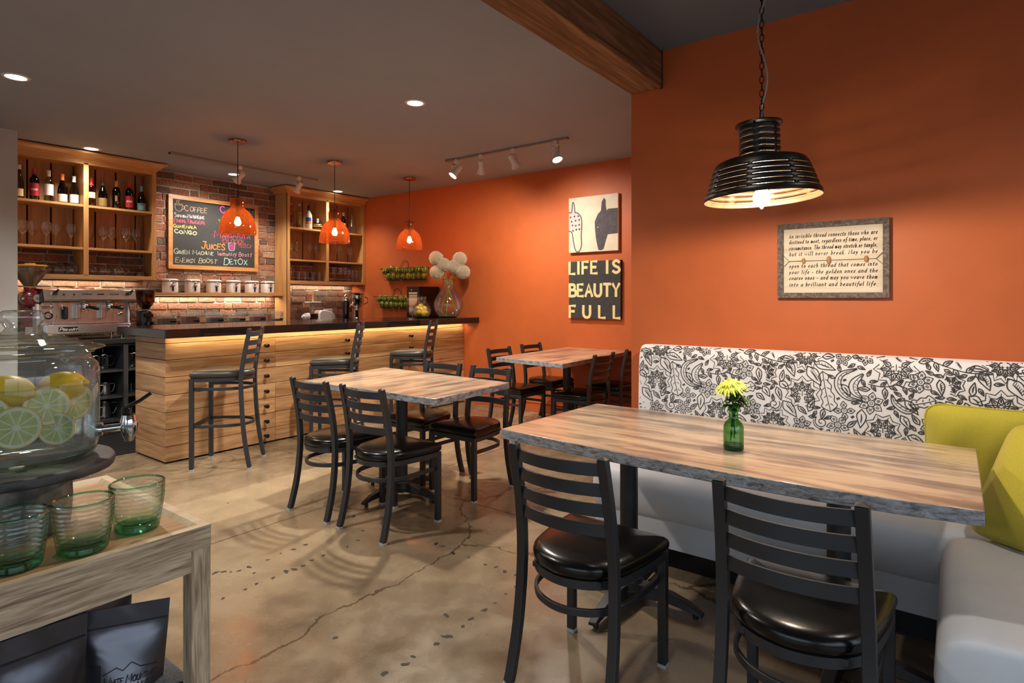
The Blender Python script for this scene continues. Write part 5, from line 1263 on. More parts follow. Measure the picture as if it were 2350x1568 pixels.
MB().tube(crv([Vector(p) for p in ((x1-.06, -.08, .37), (x1-.062, -.10, .31), (x1-.055, -.11, .25), (x1-.062, -.12, .17))], 5), .0055, 8).build('steam_wand', 'black_plastic', em_, 50)
MB().tube([(x0+.18, -.05, .36), (x0+.187, -.06, .32), (x0+.192, -.06, .30)], .005, 8).ball((x0+.192, -.06, .297), .009, 10, 6).build('water_spout', 'chrome', em_, 50)
MB().lathe([(0, 0), (.017, .004), (.021, .015), (.021, .105), (.017, .118), (0, .122)], (x0+.225, -.02, .195), 16).build('wand_grip', 'rubber', em_, 50)
for r_, z_, w_ in (('dial', .235, .036),):
    dl = MB().lathe([(.024, 0), (.037, 0), (.037, .012), (.024, .012)], seg=28, mat=Matrix.Translation((x0+.10, .018, z_))@Matrix.Rotation(PI/2, 4, 'X')).build('pressure_gauge', 'black_plastic', em_, 40)
    MB().lathe([(0, .004), (.025, .004)], seg=24, mat=Matrix.Translation((x0+.10, .018, z_))@Matrix.Rotation(PI/2, 4, 'X')).build('gauge_face', 'steel', dl, 0)
for z_ in (.305, .245): MB().lathe([(0, 0), (.022, 0), (.022, .008), (.014, .014), (0, .014)], seg=20, mat=Matrix.Translation((x1-.10, .018, z_))@Matrix.Rotation(PI/2, 4, 'X')).build('tap_knob', 'chrome', em_, 40)
MB().box((x0+.05, .014, .316), (x0+.14, .02, .322)).box((x0+.05, .014, .302), (x0+.14, .02, .308)).build('vent_slots', 'black_plastic', em_, 0)
sl = Vector((0, .04, .094)).normalized(); nh = Vector((0, -.094, .04)).normalized()
def on_hood(x, t): return Vector((x, -.13, .388))+sl*t+nh*.0015
mb = MB()
for gx in (-.055, .175):
    for k in range(5):
        p = on_hood(gx+k*.016, .052); mb.bx(p, (.010, .004, .012))
mb.build('button', 'blue_glow', em_, 0)
p = on_hood(.09, .052); MB().bx(p, (.055, .004, .012)).build('display', 'blue_glow', em_, 0)
for k, xx in enumerate((x0+.185, x0+.265)): MB().lathe([(0, 0), (.009, 0), (.008, .006), (0, .006)], seg=14, mat=Matrix.Translation(on_hood(xx, .05))@Matrix.Rotation(PI/2+.4, 4, 'X')).build('indicator', 'chrome', em_, 40)
np_ = MB().box((x0+.135, -.1535, .085), (x0+.285, -.149, .128)).build('nameplate', 'black_plastic', em_, 0)
mb = MB(); write(mb, 'Primary', (x0+.142, -.1538, .093), (1, 0, 0), (0, 0, 1), .028, .135, .0045, smallcaps=True, slant=.2); mb.build('nameplate_lettering', 'white_metal', np_, 0)
MB().box((x1-.175, -.1535, .098), (x1-.085, -.1505, .126)).build('data_plate', 'glide', em_, 0)
# coffee grinders
gr = thing('coffee_grinder', 'dark red coffee grinder with glass bean hopper, beside the grey wall', 'coffee grinder', (1.69, 6.90, .925))
MB().box((-.09, -.12, 0), (.13, .12, .025)).build('base', 'red_enamel', gr, 0, bevel=.008)
MB().box((-.055, -.04, .025), (.055, .08, .36)).build('column', 'red_enamel', gr, 0, bevel=.012)
MB().lathe([(0, -.12), (.045, -.12), (.075, -.10), (.085, -.05), (.085, .06), (.06, .10), (0, .10)], (0, 0, .395), 28, axis='Y').rod((0, 0, .46), (0, 0, .50), .048, 20).build('mill_head', 'red_enamel', gr, 40)
MB().lathe([(0, -.128), (.036, -.128), (.038, -.118)], (.032, 0, .395), 24, axis='Y').build('dial', 'glide', gr, 40)
mb = MB(); write(mb, '50', (.012, -.1285, .385), (1, 0, 0), (0, 0, 1), .022, .034, .003); mb.build('dial_print', 'ink', gr, 0)
MB().lathe([(0, -.1), (.012, -.115), (0, -.118)], (-.075, 0, .395), 12, axis='Y').lathe([(0, -.1), (.012, -.115), (0, -.118)], (.092, 0, .395), 12, axis='Y').build('screw', 'chrome', gr, 40)
MB().box((-.01, -.125, .27), (.055, -.05, .32)).build('spout', 'steel', gr, 0, bevel=.005)
MB().box((-.045, -.043, .06), (.045, -.041, .13)).build('sticker', 'p_white', gr, 0)
MB().lathe([(.045, .50), (.052, .52), (.105, .60), (.125, .64), (.128, .69)], seg=28).build('hopper', 'glass', gr, 50)
M['beans'] = plain('pale_beans', rgb(128, 96, 62), .7, noise=.4, nscale=140, bmp=.6)
MB().lathe([(0, .505), (.046, .51), (.10, .60), (.118, .64), (0, .645)], seg=28).build('beans', 'beans', gr, 50)
MB().lathe([(.0, .695), (.128, .692), (.132, .70), (.128, .708), (.06, .712), (.04, .716), (.04, .724), (0, .726)], seg=28).build('hopper_lid', plain('amber_lid', rgb(196, 140, 36), .25), gr, 40)
gb = thing('coffee_grinder', 'black coffee grinder with smoked hopper, between espresso machine and oak shelf side', 'coffee grinder', (2.655, 6.86, .925))
MB().box((-.075, -.11, 0), (.075, .13, .04)).lathe([(.07, .04), (.07, .26), (.06, .27), (0, .27)], (0, .03, 0), 24).build('body', 'black_plastic', gb, 30, bevel=.006)
MB().box((-.03, -.12, .20), (.03, 0, .235)).rod((0, -.10, .12), (0, -.10, .15), .04, 16).build('doser_fork', 'black_gloss', gb, 0)
MB().box((-.03, -.113, .05), (.03, -.11, .085)).build('sticker', 'glide', gb, 0)
M['smoked'] = clear_glass('smoked_hopper', (.28, .16, .10, 1), (.12, .06, .04, 1))
MB().lathe([(.035, .28), (.045, .30), (.085, .36), (.09, .47)], seg=24).build('hopper', 'smoked', gb, 50)
MB().lathe([(0, .28), (.033, .28), (.043, .30), (.062, .33), (0, .335)], seg=24).build('beans', plain('dark_beans', rgb(30, 20, 16), .6, noise=.4, nscale=120, bmp=.6), gb, 50)
MB().lathe([(0, .47), (.092, .47), (.092, .485), (0, .487)], seg=24).build('hopper_lid', 'black_plastic', gb, 40)

# french presses and milk pitchers in the cubbies
def press(x, y, z, label):
    t = thing('french_press', label, 'french press', (x, y, z), 0, 'french presses in the cubby')
    MB().lathe([(0, .008), (.043, .008), (.045, .012), (.045, .135), (.047, .14)], seg=24).build('glass_body', 'glass', t, 50)
    MB().lathe([(0, .138), (.05, .138), (.05, .150), (.035, .163), (0, .166)], seg=24).rod((0, 0, .16), (0, 0, .19), .0025).ball((0, 0, .192), .011, 12, 8).build('lid', 'chrome', t, 50)
    mb = MB()
    for k in range(4): a = .4+k*PI/2; mb.bx((.0465*math.cos(a), .0465*math.sin(a), .07), (.007, .007, .14))
    mb.lathe([(.047, .012), (.0485, .012), (.0485, .024), (.047, .024)], seg=24).build('frame', 'chrome', t, 40)
    MB().tube(crv([Vector(p) for p in ((.048, -.01, .125), (.085, -.02, .12), (.092, -.022, .075), (.08, -.02, .035), (.048, -.01, .03))], 5), .0065, 8, up=(0, 1, 0)).build('handle', 'black_plastic', t, 60)
    return t
f0 = press(2.155, 6.76, .6145, 'french press nearest the cabinet door in the top cubby'); dup(f0, 'french press nearer the bar end in the top cubby', (2.255, 6.83, .6145), .2)
dup(f0, 'french press in the top cubby behind the plank bar end', (2.50, 6.78, .6145), .3)
def pitcher(x, y, z, label, s=1.0):
    t = thing('milk_pitcher', label, 'milk pitcher', (x, y, z), 0, 'steel milk pitchers in the cubbies')
    MB().lathe([(0, .001), (.04*s, .001), (.044*s, .005), (.045*s, .04*s), (.041*s, .085*s), (.041*s, .115*s), (.045*s, .122*s), (.042*s, .122*s), (.039*s, .115*s), (.039*s, .01), (0, .008)], seg=28).build('body', 'steel', t, 50)
    MB().tube(crv([Vector(p) for p in ((.043*s, -.01, .108*s), (.078*s, -.02, .108*s), (.078*s, -.02, .07*s), (.06*s, -.015, .03*s), (.045*s, -.01, .03*s))], 4), .004, 8, up=(0, 1, 0)).build('handle', 'steel', t, 60)
    return t
q0 = pitcher(2.145, 6.74, .3555, 'steel milk pitcher nearest the cabinet door in the middle cubby'); dup(q0, 'steel milk pitcher nearer the bar in the middle cubby', (2.265, 6.80, .3555), .3)
pitcher(2.148, 6.74, .1255, 'steel milk pitcher nearest the cabinet door in the lowest cubby', 1.12); pitcher(2.27, 6.84, .1255, 'largest steel milk pitcher, at the back of the lowest cubby', 1.3)
glassware('glass_mug', [(0,.004),(.035,.004),(.037,0),(.038,.09)], (2.49, 6.78, .3555), 'glass cup in the middle cubby beside the plank bar end', None); glassware('glass_mug', [(0,.004),(.035,.004),(.037,0),(.038,.09)], (2.49, 6.78, .1255), 'glass cup in the lowest cubby beside the plank bar end', None)

# ---------------------------------------------------------------- juicers and small things by the corner
wj = thing('juice_extractor', 'white horizontal juice extractor with feed tray on the back worktop', 'juicer', (4.92, 6.95, .925))
ol = [(-.10, .0), (-.12, .10), (-.115, .20), (-.08, .235), (.0, .235), (.09, .21), (.14, .16), (.15, .0)]
mb = MB(); mb.rings([[(x*.96, y, z*.99) for x, z in ol] if abs(y) > .06 else [(x, y, z) for x, z in ol] for y in (-.075, -.06, .06, .075)]); mb.build('body', 'white_plastic', wj, 40, bevel=.006)
MB().rod((-.11, 0, .155), (-.24, 0, .155), .045, 20).build('juicing_drum', 'smoked', wj, 40)
MB().rod((-.24, 0, .155), (-.30, 0, .155), .048, 16, r2=.040).rod((-.30, 0, .155), (-.335, 0, .155), .02, 12).build('end_cap', 'white_plastic', wj, 40)
MB().rod((-.17, 0, .20), (-.17, 0, .30), .022, 14).lathe([(0, .30), (.04, .30), (.045, .33), (.0, .33)], (-.17, 0, 0), 16).build('feed_tube', 'acrylic', wj, 40)
MB().box((-.27, -.05, .335), (-.07, .05, .352)).build('feed_tray', 'white_plastic', wj, 0, bevel=.006)
MB().rod((-.17, 0, .352), (-.17, 0, .46), .014, 12).build('pusher', plain('pale_wood', rgb(214, 178, 130), .5), wj, 40)
ou = thing('wall_outlet', 'white double wall outlet with a plug on the brick behind the juice extractor', 'outlet', (5.22, 7.275, 1.11))
MB().box((-.075, -.006, -.062), (.075, .005, .062)).build('plate', 'white_plastic', ou, 0, bevel=.003)
MB().box((-.04, -.0075, -.04), (.04, -.005, .04)).build('sockets', 'glide', ou, 0)
tw = thing('drink_tower', 'black column drink tower with chrome dome and tap arm', 'drink tower', (5.02, 6.60, .925))
MB().rod((0, 0, 0), (0, 0, .36), .047, 28).build('column', 'black_gloss', tw, 40)
MB().lathe([(.049, .355), (.05, .36), (.05, .40), (.042, .435), (.02, .455), (0, .46)], seg=28).build('dome_cap', 'chrome', tw, 50)
MB().tube([(.05, 0, .27), (.10, -.01, .32), (.135, -.015, .335)], .010, 10).build('tap_arm', 'copper', tw, 50)
sj = thing('juicer', 'polished stainless steel juicer with copper reflections, in the corner by the orange wall', 'juicer', (5.42, 6.88, .925))
MB().lathe([(0, 0), (.075, 0), (.078, .01), (.06, .02), (.055, .03), (.055, .25), (.06, .26), (0, .26)], seg=32).build('motor_base', 'chrome', sj, 50)
MB().lathe([(.05, .26), (.09, .28), (.10, .30), (.10, .44), (.115, .445), (.118, .465), (.10, .475), (.05, .48), (0, .48)], seg=32).build('bowl', 'chrome', sj, 50)
MB().rod((-.06, -.08, .30), (-.10, -.13, .24), .014, 12).build('spout', 'chrome', sj, 50)
MB().tube([(.09, -.06, .42), (.125, -.09, .40), (.125, -.09, .34), (.09, -.06, .31)], .006, 8).tube([(-.09, -.06, .42), (-.125, -.085, .40), (-.125, -.085, .34), (-.09, -.06, .31)], .006, 8).build('handle', 'black_plastic', sj, 50)
cm = thing('bean_to_cup_machine', 'black glossy coffee brewer with clear front panel at the wall end of the bar', 'coffee machine', (5.455, 5.575, 1.084))
MB().box((-.165, -.125, .0), (.185, .125, .39)).build('housing', 'black_gloss', cm, 0, bevel=.006)
MB().box((-.172, -.115, .29), (-.163, .115, .385)).build('control_panel', 'black_plastic', cm, 0, bevel=.003)
MB().box((-.1735, .02, .335), (-.171, .05, .35)).lathe([(0, 0), (.010, 0), (0, .004)], (0, 0, 0), 12).build('indicator', 'glide', cm, 0) if False else MB().lathe([(0, 0), (.009, .001), (0, .004)], seg=14, mat=Matrix.Translation((-.172, .03, .345))@Matrix.Rotation(-PI/2, 4, 'Y')).build('indicator', 'p_white', cm, 0)
MB().box((-.170, -.075, .02), (-.1645, .075, .285)).build('brew_bay', 'chrome', cm, 0)
MB().box((-.174, -.08, .295), (-.171, .075, .315)).build('trim_bar', 'p_cream', cm, 0)
MB().rod((-.18, 0, .0), (-.18, 0, .09), .006).box((-.185, -.05, .08), (-.17, .05, .1)).build('spout', 'chrome', cm, 30)

# lemon jar on the bar
def demijohn(name, label, cat, loc, s, neck, prof, basemat='green_base'):
    t = thing(name, label, cat, loc)
    MB().lathe(prof, seg=40).build('glass_body', 'thick_glass', t, 60)
    r0 = prof[1][0]
    MB().lathe([(0, .002), (r0, .002), (r0*1.12, .010*s), (r0*1.0, .014*s), (0, .012*s)], seg=40).build('glass_base', basemat, t, 60)
    z = prof[-1][1]; r = prof[-1][0]
    MB().lathe([(r-.003, z-.004), (r+.004, z-.002), (r+.005, z+.003), (r, z+.006), (r-.003, z+.003)], seg=40).build('glass_rim', 'sea_glass', t, 60)
    return t
JL = (5.14, 5.27, 1.0845)
demijohn('glass_jar', 'round clear glass jar holding yellow lemons on the bar', 'jar', JL, 1, .05, [(0,.004),(.075,.003),(.095,.02),(.112,.06),(.113,.095),(.10,.14),(.075,.175),(.058,.195),(.055,.21),(.056,.255)])
LM = [(-.055,.0,.07,.8,.2),(-.01,-.045,.05,.3,1.1),(.045,-.03,.062,-.4,.5),(.05,.035,.06,1.2,.2),(-.02,.05,.055,.6,.9),(0,.0,.11,-.7,.6),(.055,-.005,.115,.1,1.3),(-.045,.03,.125,.9,.2),(.015,.03,.155,.3,.3)]
l0 = None
for i, (x, y, z, a, b_) in enumerate(LM):
    lb = ['lemon at the grey-wall side low in the round jar', 'lemon lowest at the front of the round jar', 'lemon low at the right front of the round jar', 'lemon at the wall side of the round jar', 'lemon low at the back of the round jar', 'big lemon lying slantwise in the middle of the round jar', 'upright lemon high at the wall side of the round jar', 'lemon high at the back left of the round jar', 'topmost lemon in the round jar'][i]
    R_ = Matrix.Rotation(a, 4, 'Z')@Matrix.Rotation(b_, 4, 'Y')
    if l0 is None:
        l0 = MB().ball((0, 0, 0), .033, 18, 12, sq=(1.3, 1, 1)).ball((.042, 0, 0), .008, 8, 6).build('lemon', 'yellow_fruit', None, 60); tag(l0, lb, 'lemon', 'lemons in the round jar'); q = l0
    else: q = l0.copy(); COL.objects.link(q); q['label'] = lb
    q.rotation_euler = R_.to_euler(); q.location = (JL[0]+x*.93, JL[1]+y*.93, JL[2]+z*.9)
# big vase and alliums
VL = (5.375, 5.045, 1.0845)
demijohn('glass_vase', 'large bulbous clear glass vase of white globe flowers on the bar', 'vase', VL, 1.3, .07, [(0,.005),(.10,.004),(.135,.03),(.168,.085),(.181,.14),(.178,.19),(.155,.25),(.12,.305),(.088,.35),(.070,.385),(.066,.41),(.066,.46),(.069,.472)])
AL = [((-.09,.12,.735),'upper globe flower on the limes side of the big vase',(.02,-.05)),((.085,-.115,.725),'upper globe flower on the canvas side of the big vase',(-.02,.05)),((-.04,.05,.655),'front middle globe flower nearer the limes in the big vase',(.03,.04)),((.045,-.06,.630),'front middle globe flower nearer the canvases in the big vase',(-.04,-.02)),((-.085,.115,.560),'lowest globe flower on the limes side of the big vase',(.05,-.03)),((.11,-.145,.565),'lowest globe flower on the canvas side of the big vase',(-.05,.03))]
hm = MB(); rr = .086
for i in range(460):
    ph = math.acos(1-2*(i+.5)/460); th = i*2.39996
    u = Vector((math.sin(ph)*math.cos(th), math.sin(ph)*math.sin(th), math.cos(ph)))
    a = u.orthogonal().normalized(); b2 = u.cross(a); k = random.uniform(.93, 1.05)
    c = u*rr*k; base = len(hm.v); P = [u*rr*.62]
    vs = [c-u*.010]
    for j in range(6):
        q = 2*PI*j/6+i; r2 = .0100 if j % 2 == 0 else .0038
        vs.append(c+(a*math.cos(q)+b2*math.sin(q))*r2+u*(.003 if j % 2 == 0 else 0))
    hm.add(vs, [(0, 1+j, 1+(j+1) % 6) for j in range(6)])
a0_ = None
for i, ((x, y, z), lb, (ex, ey)) in enumerate(AL):
    t = thing('allium_flower', lb, 'flower', VL, 0, 'white globe flowers in the big vase')
    if a0_ is None:
        a0_ = hm.build('flower_head', 'allium', t, 0, loc=(x, y, z)); core = MB().ball((0, 0, 0), .070, 16, 10).build('flower_core', 'allium_core', a0_, 60)
    else:
        h2 = a0_.copy(); COL.objects.link(h2); h2.parent = t; h2.location = (x, y, z); h2.rotation_euler = (i*.7, i*1.1, i); c2 = core.copy(); COL.objects.link(c2); c2.parent = h2
    pts = crv([Vector((ex*2.0, ey*2.0, .012)), Vector((ex*.7, ey*.7, .25)), Vector((x*.10, y*.10, .40)), Vector((x*.30, y*.30, .485)), Vector((x, y, z-.045))], 5)
    MB().tube(pts, .0038, 8).build('stem', 'stem', t, 60)
# wire baskets of striped green fruit on the orange wall
def basket(label, y0, y1, z0, z1):
    t = thing('wire_basket', label, 'basket', (WX-.004, (y0+y1)/2, z0))
    L_ = (y1-y0); d = .13; h = z1-z0
    def ring(k, z): return [(-.006, -L_/2*k, z), (-d*(.75+.25*(z/h)), -L_/2*k, z), (-d*(.75+.25*(z/h)), L_/2*k, z), (-.006, L_/2*k, z)]
    MB().tube(ring(1.0, h), .0038, 8, True).build('rim', 'wire', t, 40)
    mb = MB(); ks = [.90, .93, .965]
    for i, z in enumerate((0, h*.33, h*.66)): mb.tube(ring(ks[i], z), .0016, 5, True)
    n = 26
    for i in range(n+1):
        y = -.5+i/n
        mb.tube([(-d, y*L_, h), (-d*.75, y*L_*.9, 0), (-.006, y*L_*.9, 0)], .0011, 4)
    for x in (-.035, -.068): mb.tube([(x, -L_/2*.9, 0), (x, L_/2*.9, 0)], .0013, 4)
    for s in (-1, 1):
        for x in (-.04, -.08): mb.tube([(x*1.1, s*L_/2, h), (x, s*L_/2*.9, 0)], .0012, 4)
    mb.build('wire_mesh', 'wire', t, 40)
    yy = .05*L_
    MB().tube(crv([Vector(p) for p in ((-.008, yy-.085, h), (-.010, yy-.06, h+.085), (-.010, yy, h+.115), (-.010, yy+.06, h+.085), (-.008, yy+.085, h))], 6), .003, 6).build('hanging_loop', 'wire', t, 40)
    MB().rod((-.02, yy, h-.0), (-.02, yy, h+.03), .012, 12).build('hanging_clip', 'glide', t, 40)
    return t
basket('upper black wire basket of striped green fruit on the orange wall', 5.66, 6.50, 1.575, 1.735)
basket('lower black wire basket of striped green fruit, partly behind the black coffee brewer', 5.83, 6.64, 1.185, 1.345)
fr0 = None
def fruit(x, y, z, r, lb, g):
    global fr0
    if fr0 is None:
        fr0 = MB().ball((0, 0, 0), .05, 20, 12, sq=(1, 1, 1.1)).build('striped_fruit', 'fruit', None, 60); q = fr0
    else: q = fr0.copy(); COL.objects.link(q)
    tag(q, lb, 'fruit', g); q.location = (x, y, z); s = r/.05; q.scale = (s, s, s); q.rotation_euler = (random.uniform(-.4, .4), random.uniform(-.4, .4), random.uniform(0, 6)); return q
for nm, yb, zb, nlow, nup in (('upper', 6.44, 1.575, 8, 7), ('lower', 6.58, 1.185, 8, 8)):
    g = 'striped green fruit in the %s wire basket' % nm
    for i in range(nlow): fruit(WX-.058, yb-.045-i*(.70/(nlow-1)), zb+.050, random.uniform(.041, .047), '%s green fruit from the brick corner, bottom row of %s wire basket' % (ORD[i], nm), g)
    for i in range(nup): fruit(WX-.064, yb-.0+.02-i*(.78/(nup-1))-(0 if nup == 7 else .02), zb+.132+(.03 if (nm, i) == ('upper', 1) else 0), random.uniform(.042, .052), '%s green fruit from the brick corner, top row of %s wire basket' % (ORD[i], nm), g)
# ---------------------------------------------------------------- oak console in the foreground
KX, KY0, KY1, KZ = .593, 1.217, 1.768, .86
cn = thing('console_table', 'pale oak console table in the foreground with raised tray edge and lower shelf', 'console table', (-.15, 1.49, 0))
o = Vector((-.15, 1.49, 0)); kx = KX-o.x; a0 = KY0-o.y; a1 = KY1-o.y; xl = -.75
MB().box((xl, a0+.028, KZ-.03), (kx-.028, a1-.028, KZ-.006)).build('tray_panel', 'console_top', cn, 0)
mb = MB()     # mitred lip: bevelled inner edge
def lip(p0, p1, n):
    pass
o4 = [(xl-.03, a0), (kx, a0), (kx, a1), (xl-.03, a1)]; i4 = [(xl, a0+.018), (kx-.018, a0+.018), (kx-.018, a1-.018), (xl, a1-.018)]; j4 = [(xl+.01, a0+.030), (kx-.030, a0+.030), (kx-.030, a1-.030), (xl+.01, a1-.030)]
vs = [(x, y, KZ-.044) for x, y in o4]+[(x, y, KZ) for x, y in o4]+[(x, y, KZ) for x, y in i4]+[(x, y, KZ-.0065) for x, y in j4]+[(x, y, KZ-.044) for x, y in j4]
fs = []
for k in range(4):
    n = (k+1) % 4
    for r in range(4): fs.append((r*4+k, r*4+n, (r+1)*4+n, (r+1)*4+k))
    fs.append((16+k, 16+n, n, k))
mb.add(vs, fs); mb.mi = [1 if (k % 5) in (1, 2) else 0 for k in range(20)]; mb.build('tray_edge', ['console', 'console_lip'], cn, 0)
MB().box((xl, a0+.0002, KZ-.086), (kx-.0385, a0+.022, KZ-.0442)).box((xl, a1-.022, KZ-.086), (kx-.0385, a1-.001, KZ-.0442)).box((kx-.022, a0+.039, KZ-.086), (kx-.001, a1-.039, KZ-.0442)).build('apron', 'console', cn, 0)
for x in (kx-.038, xl-.02):
    for y in (a0+.0005, a1-.0385):
        MB().box((x, y, .001), (x+.038, y+.038, KZ-.0442)).build('leg', 'console_z', cn, 0, bevel=.0015)
MB().box((xl-.01, a0+.01, .395), (kx-.002, a1-.01, .42)).build('lower_shelf', 'console', cn, 0, bevel=.002)
TZ = KZ-.006
# log riser with slate
DX, DY = .353, 1.495
lg = thing('log_stand', 'birch log section topped with a round slate slab, under the drink dispenser', 'stand', (DX, DY, TZ+.0005))
n = 40; L = []
for z in (0, .004, .03, .06, .09, .114, .118):
    L.append([((.080+.0025*math.sin(3*q+z*40)+.0015*math.sin(11*q)-(.003 if z in (0, .118) else 0))*math.cos(q), (.080+.0025*math.sin(3*q+z*40)+.0015*math.sin(11*q)-(.003 if z in (0, .118) else 0))*math.sin(q), z) for q in [2*PI*i/n for i in range(n)]])
MB().rings(L).build('log', 'bark', lg, 50)
L = []
for z, d in ((.1185, -.004), (.122, 0), (.130, .001), (.136, -.001), (.138, -.005)):
    L.append([((.157+d+.002*math.sin(5*q)+0.0007*math.sin(13*q+z*90))*math.cos(q), (.157+d+.002*math.sin(5*q)+0.0007*math.sin(13*q+z*90))*math.sin(q), z) for q in [2*PI*i/72 for i in range(72)]])
MB().rings(L).build('slate_slab', 'slate', lg, 40)
GZ = TZ+.139
ds = thing('drink_dispenser', 'large lidded glass drink dispenser of lemon water on the slate stand', 'drink dispenser', (DX, DY, GZ))
body = [(0,.006),(.098,.004),(.116,.010),(.126,.026),(.129,.045),(.129,.15),(.129,.178),(.126,.192),(.119,.200),(.114,.204),(.113,.214),(.117,.219)]
MB().lathe(body, seg=64).build('glass_body', 'thick_glass', ds, 60)
MB().lathe([(0,.001),(.10,.001),(.118,.006),(.125,.018),(.120,.019),(.112,.012),(0,.009)], seg=64).build('glass_base', 'sea_glass', ds, 60)
MB().lathe([(.112,.216),(.117,.215),(.121,.219),(.117,.224),(.112,.222)], seg=64).build('jar_rim', 'thick_glass', ds, 60)
lid = [(.108,.220),(.122,.222),(.135,.224),(.139,.227),(.136,.230),(.118,.233),(.100,.238),(.080,.246),(.064,.251),(.050,.254),(.040,.256),(.030,.262),(.026,.268),(.030,.275),(.037,.285),(.036,.297),(.030,.303),(.020,.304),(.012,.301),(0,.300)]
MB().lathe(lid, seg=64).build('lid', 'thick_glass', ds, 60)
MB().lathe([(.118,.2325),(.116,.236),(.112,.234)], seg=64).lathe([(.092,.2405),(.090,.244),(.086,.243)], seg=64).lathe([(.070,.2495),(.068,.252),(.064,.2505)], seg=64).build('lid_rings', 'sea_glass', ds, 60)
MB().lathe([(0,.012),(.110,.012),(.121,.026),(.1255,.046),(.1255,.155),(0,.155)], seg=64).build('water', 'water', ds, 60)
FW = Vector((DX, DY, 0)).normalized(); RT = Vector((FW.y, -FW.x, 0))
sd = (RT*.98-FW*.2).normalized(); up3 = Vector((0, 0, 1)); cr_ = up3.cross(sd)
def sp(u, v, z): return sd*u+cr_*v+up3*z
mb = MB().rod(sp(.122, 0, .052), sp(.134, 0, .052), .014, 16).rod(sp(.13, 0, .052), sp(.175, 0, .054), .008, 14).lathe([(0, -.028), (.008, -.028), (.011, -.018), (.016, -.005), (.017, .012), (.015, .02), (.013, .028), (0, .03)], sp(.181, 0, .050), 18)
tp = mb.build('spigot', 'chrome', ds, 50)
MB().rod(sp(.177, 0, .078), sp(.177, 0, .094), .010, 12).bar([sp(.172, 0, .093), sp(.20, 0, .106), sp(.222, 0, .122)], .012, .007, up=(0, 0, 1)).build('tap_lever', 'black_gloss', tp, 40, bevel=.002)

def lemon_slice(p, n, r, label, first=[None]):
    n = Vector(n).normalized()
    if first[0] is None:
        s = MB().lathe([(.94*.04, -.004), (.04, -.003), (.04, .003), (.94*.04, .004)], seg=40)
        t = thing('lemon_slice', label, 'lemon slice', p, 0, 'lemon slices floating in the dispenser')
        s.build('rind', 'lemon', t, 50)
        MB().lathe([(0, -.0038), (.0385, -.0038), (.0385, .0038), (0, .0038)], seg=40).build('pith', 'lemon_pith', t, 40)
        sg = MB()
        for k in range(10):
            b0 = 2*PI*k/10; P = []
            for rr, aa in ((.005, .31), (.018, .08), (.0305, .045), (.0325, .16), (.0325, .47), (.0305, .585), (.018, .55)): P.append((rr*math.cos(b0+aa), rr*math.sin(b0+aa)))
            sg.prism([(q.x, q.y) for q in crv([Vector(v) for v in P], 3, True)], -.0043, .0043)
        sg.build('segments', 'lemon_flesh', t, 40); first[0] = t
    else: t = dup(first[0], label, p)
    t.rotation_euler = n.to_track_quat('Z', 'Y').to_euler(); s = r/.04; t.scale = (s, s, s); return t
def dp(u, w, z): return Vector((DX, DY, GZ))+RT*u+FW*w+up3*z   # u across, w away from the eye
vw = -FW
lemon_slice(dp(.037, -.084, .119), vw+RT*.15+up3*.25, .0375, 'tilted lemon slice in the middle of the dispenser, under the whole lemon')
lemon_slice(dp(.080, -.055, .118), vw+RT*.40, .036, 'pale lemon slice against the spigot side of the dispenser')
lemon_slice(dp(-.008, -.098, .086), vw+RT*.08, .039, 'largest pale lemon slice, low at the front of the dispenser')
lemon_slice(dp(.053, -.092, .075), vw-RT*.22+up3*.1, .031, 'thick lemon slice low in the dispenser, level with the spigot')
lemon_slice(dp(-.050, -.084, .112), vw-RT*.3, .036, 'lemon slice at the picture edge of the dispenser')
w0 = None
for p, e, lb in ((dp(.062, -.045, .150), (0, -.15, -.75), 'whole lemon floating on the spigot side of the dispenser'), (dp(-.018, -.062, .151), (0, .12, -.9), 'whole lemon floating at the grey-wall side of the dispenser')):
    if w0 is None: w0 = MB().ball((0, 0, 0), .0315, 24, 16, sq=(1.4, 1, .95)).lathe([(0, -.006), (.008, -.004), (.007, .003), (0, .008)], (.0435, 0, 0), 10, axis='X').build('lemon', 'lemon', None, 60); q = w0
    else: q = w0.copy(); COL.objects.link(q)
    tag(q, lb, 'lemon', 'whole lemons in the dispenser'); q.location = p; q.rotation_euler = e

# tumblers of recycled glass: outer and inner wall and a heavy base
def tumbler(loc, label, s=1.0):
    t = thing('glass_tumbler', label, 'glass', loc, 0, 'green glass tumblers on the console')
    prof = [(0,.0),(.034,.0),(.039,.004),(.0415,.02),(.0455,.045),(.0485,.07),(.0488,.088),(.0485,.094),(.0468,.0955),(.0455,.093),(.0455,.075),(.0425,.045),(.038,.024),(.030,.0155),(0,.014)]
    w = lambda r, z, i: r
    mb = MB().lathe([(r*s, z*s) for r, z in prof], seg=48); mb.build('glass_body', 'tumbler_glass', t, 60)
    MB().lathe([(.0455*s,.0935*s),(.0470*s,.0965*s),(.0492*s,.0945*s),(.0488*s,.0915*s)], seg=48).build('rim', 'sea_rim', t, 60)
    MB().lathe([(0,.0008*s),(.0335*s,.0008*s),(.0385*s,.005*s),(.037*s,.013*s),(.030*s,.0145*s),(0,.013*s)], seg=48).build('base', 'sea_rim', t, 60)
    return t
tumbler((.297, 1.300, TZ+.0005), 'green glass tumbler cut by the picture edge, in front of the log stand')
tumbler((.394, 1.289, TZ+.0005), 'green glass tumbler in the middle of the three on the console')
tumbler((.497, 1.323, TZ+.0005), 'green glass tumbler nearest the console corner')

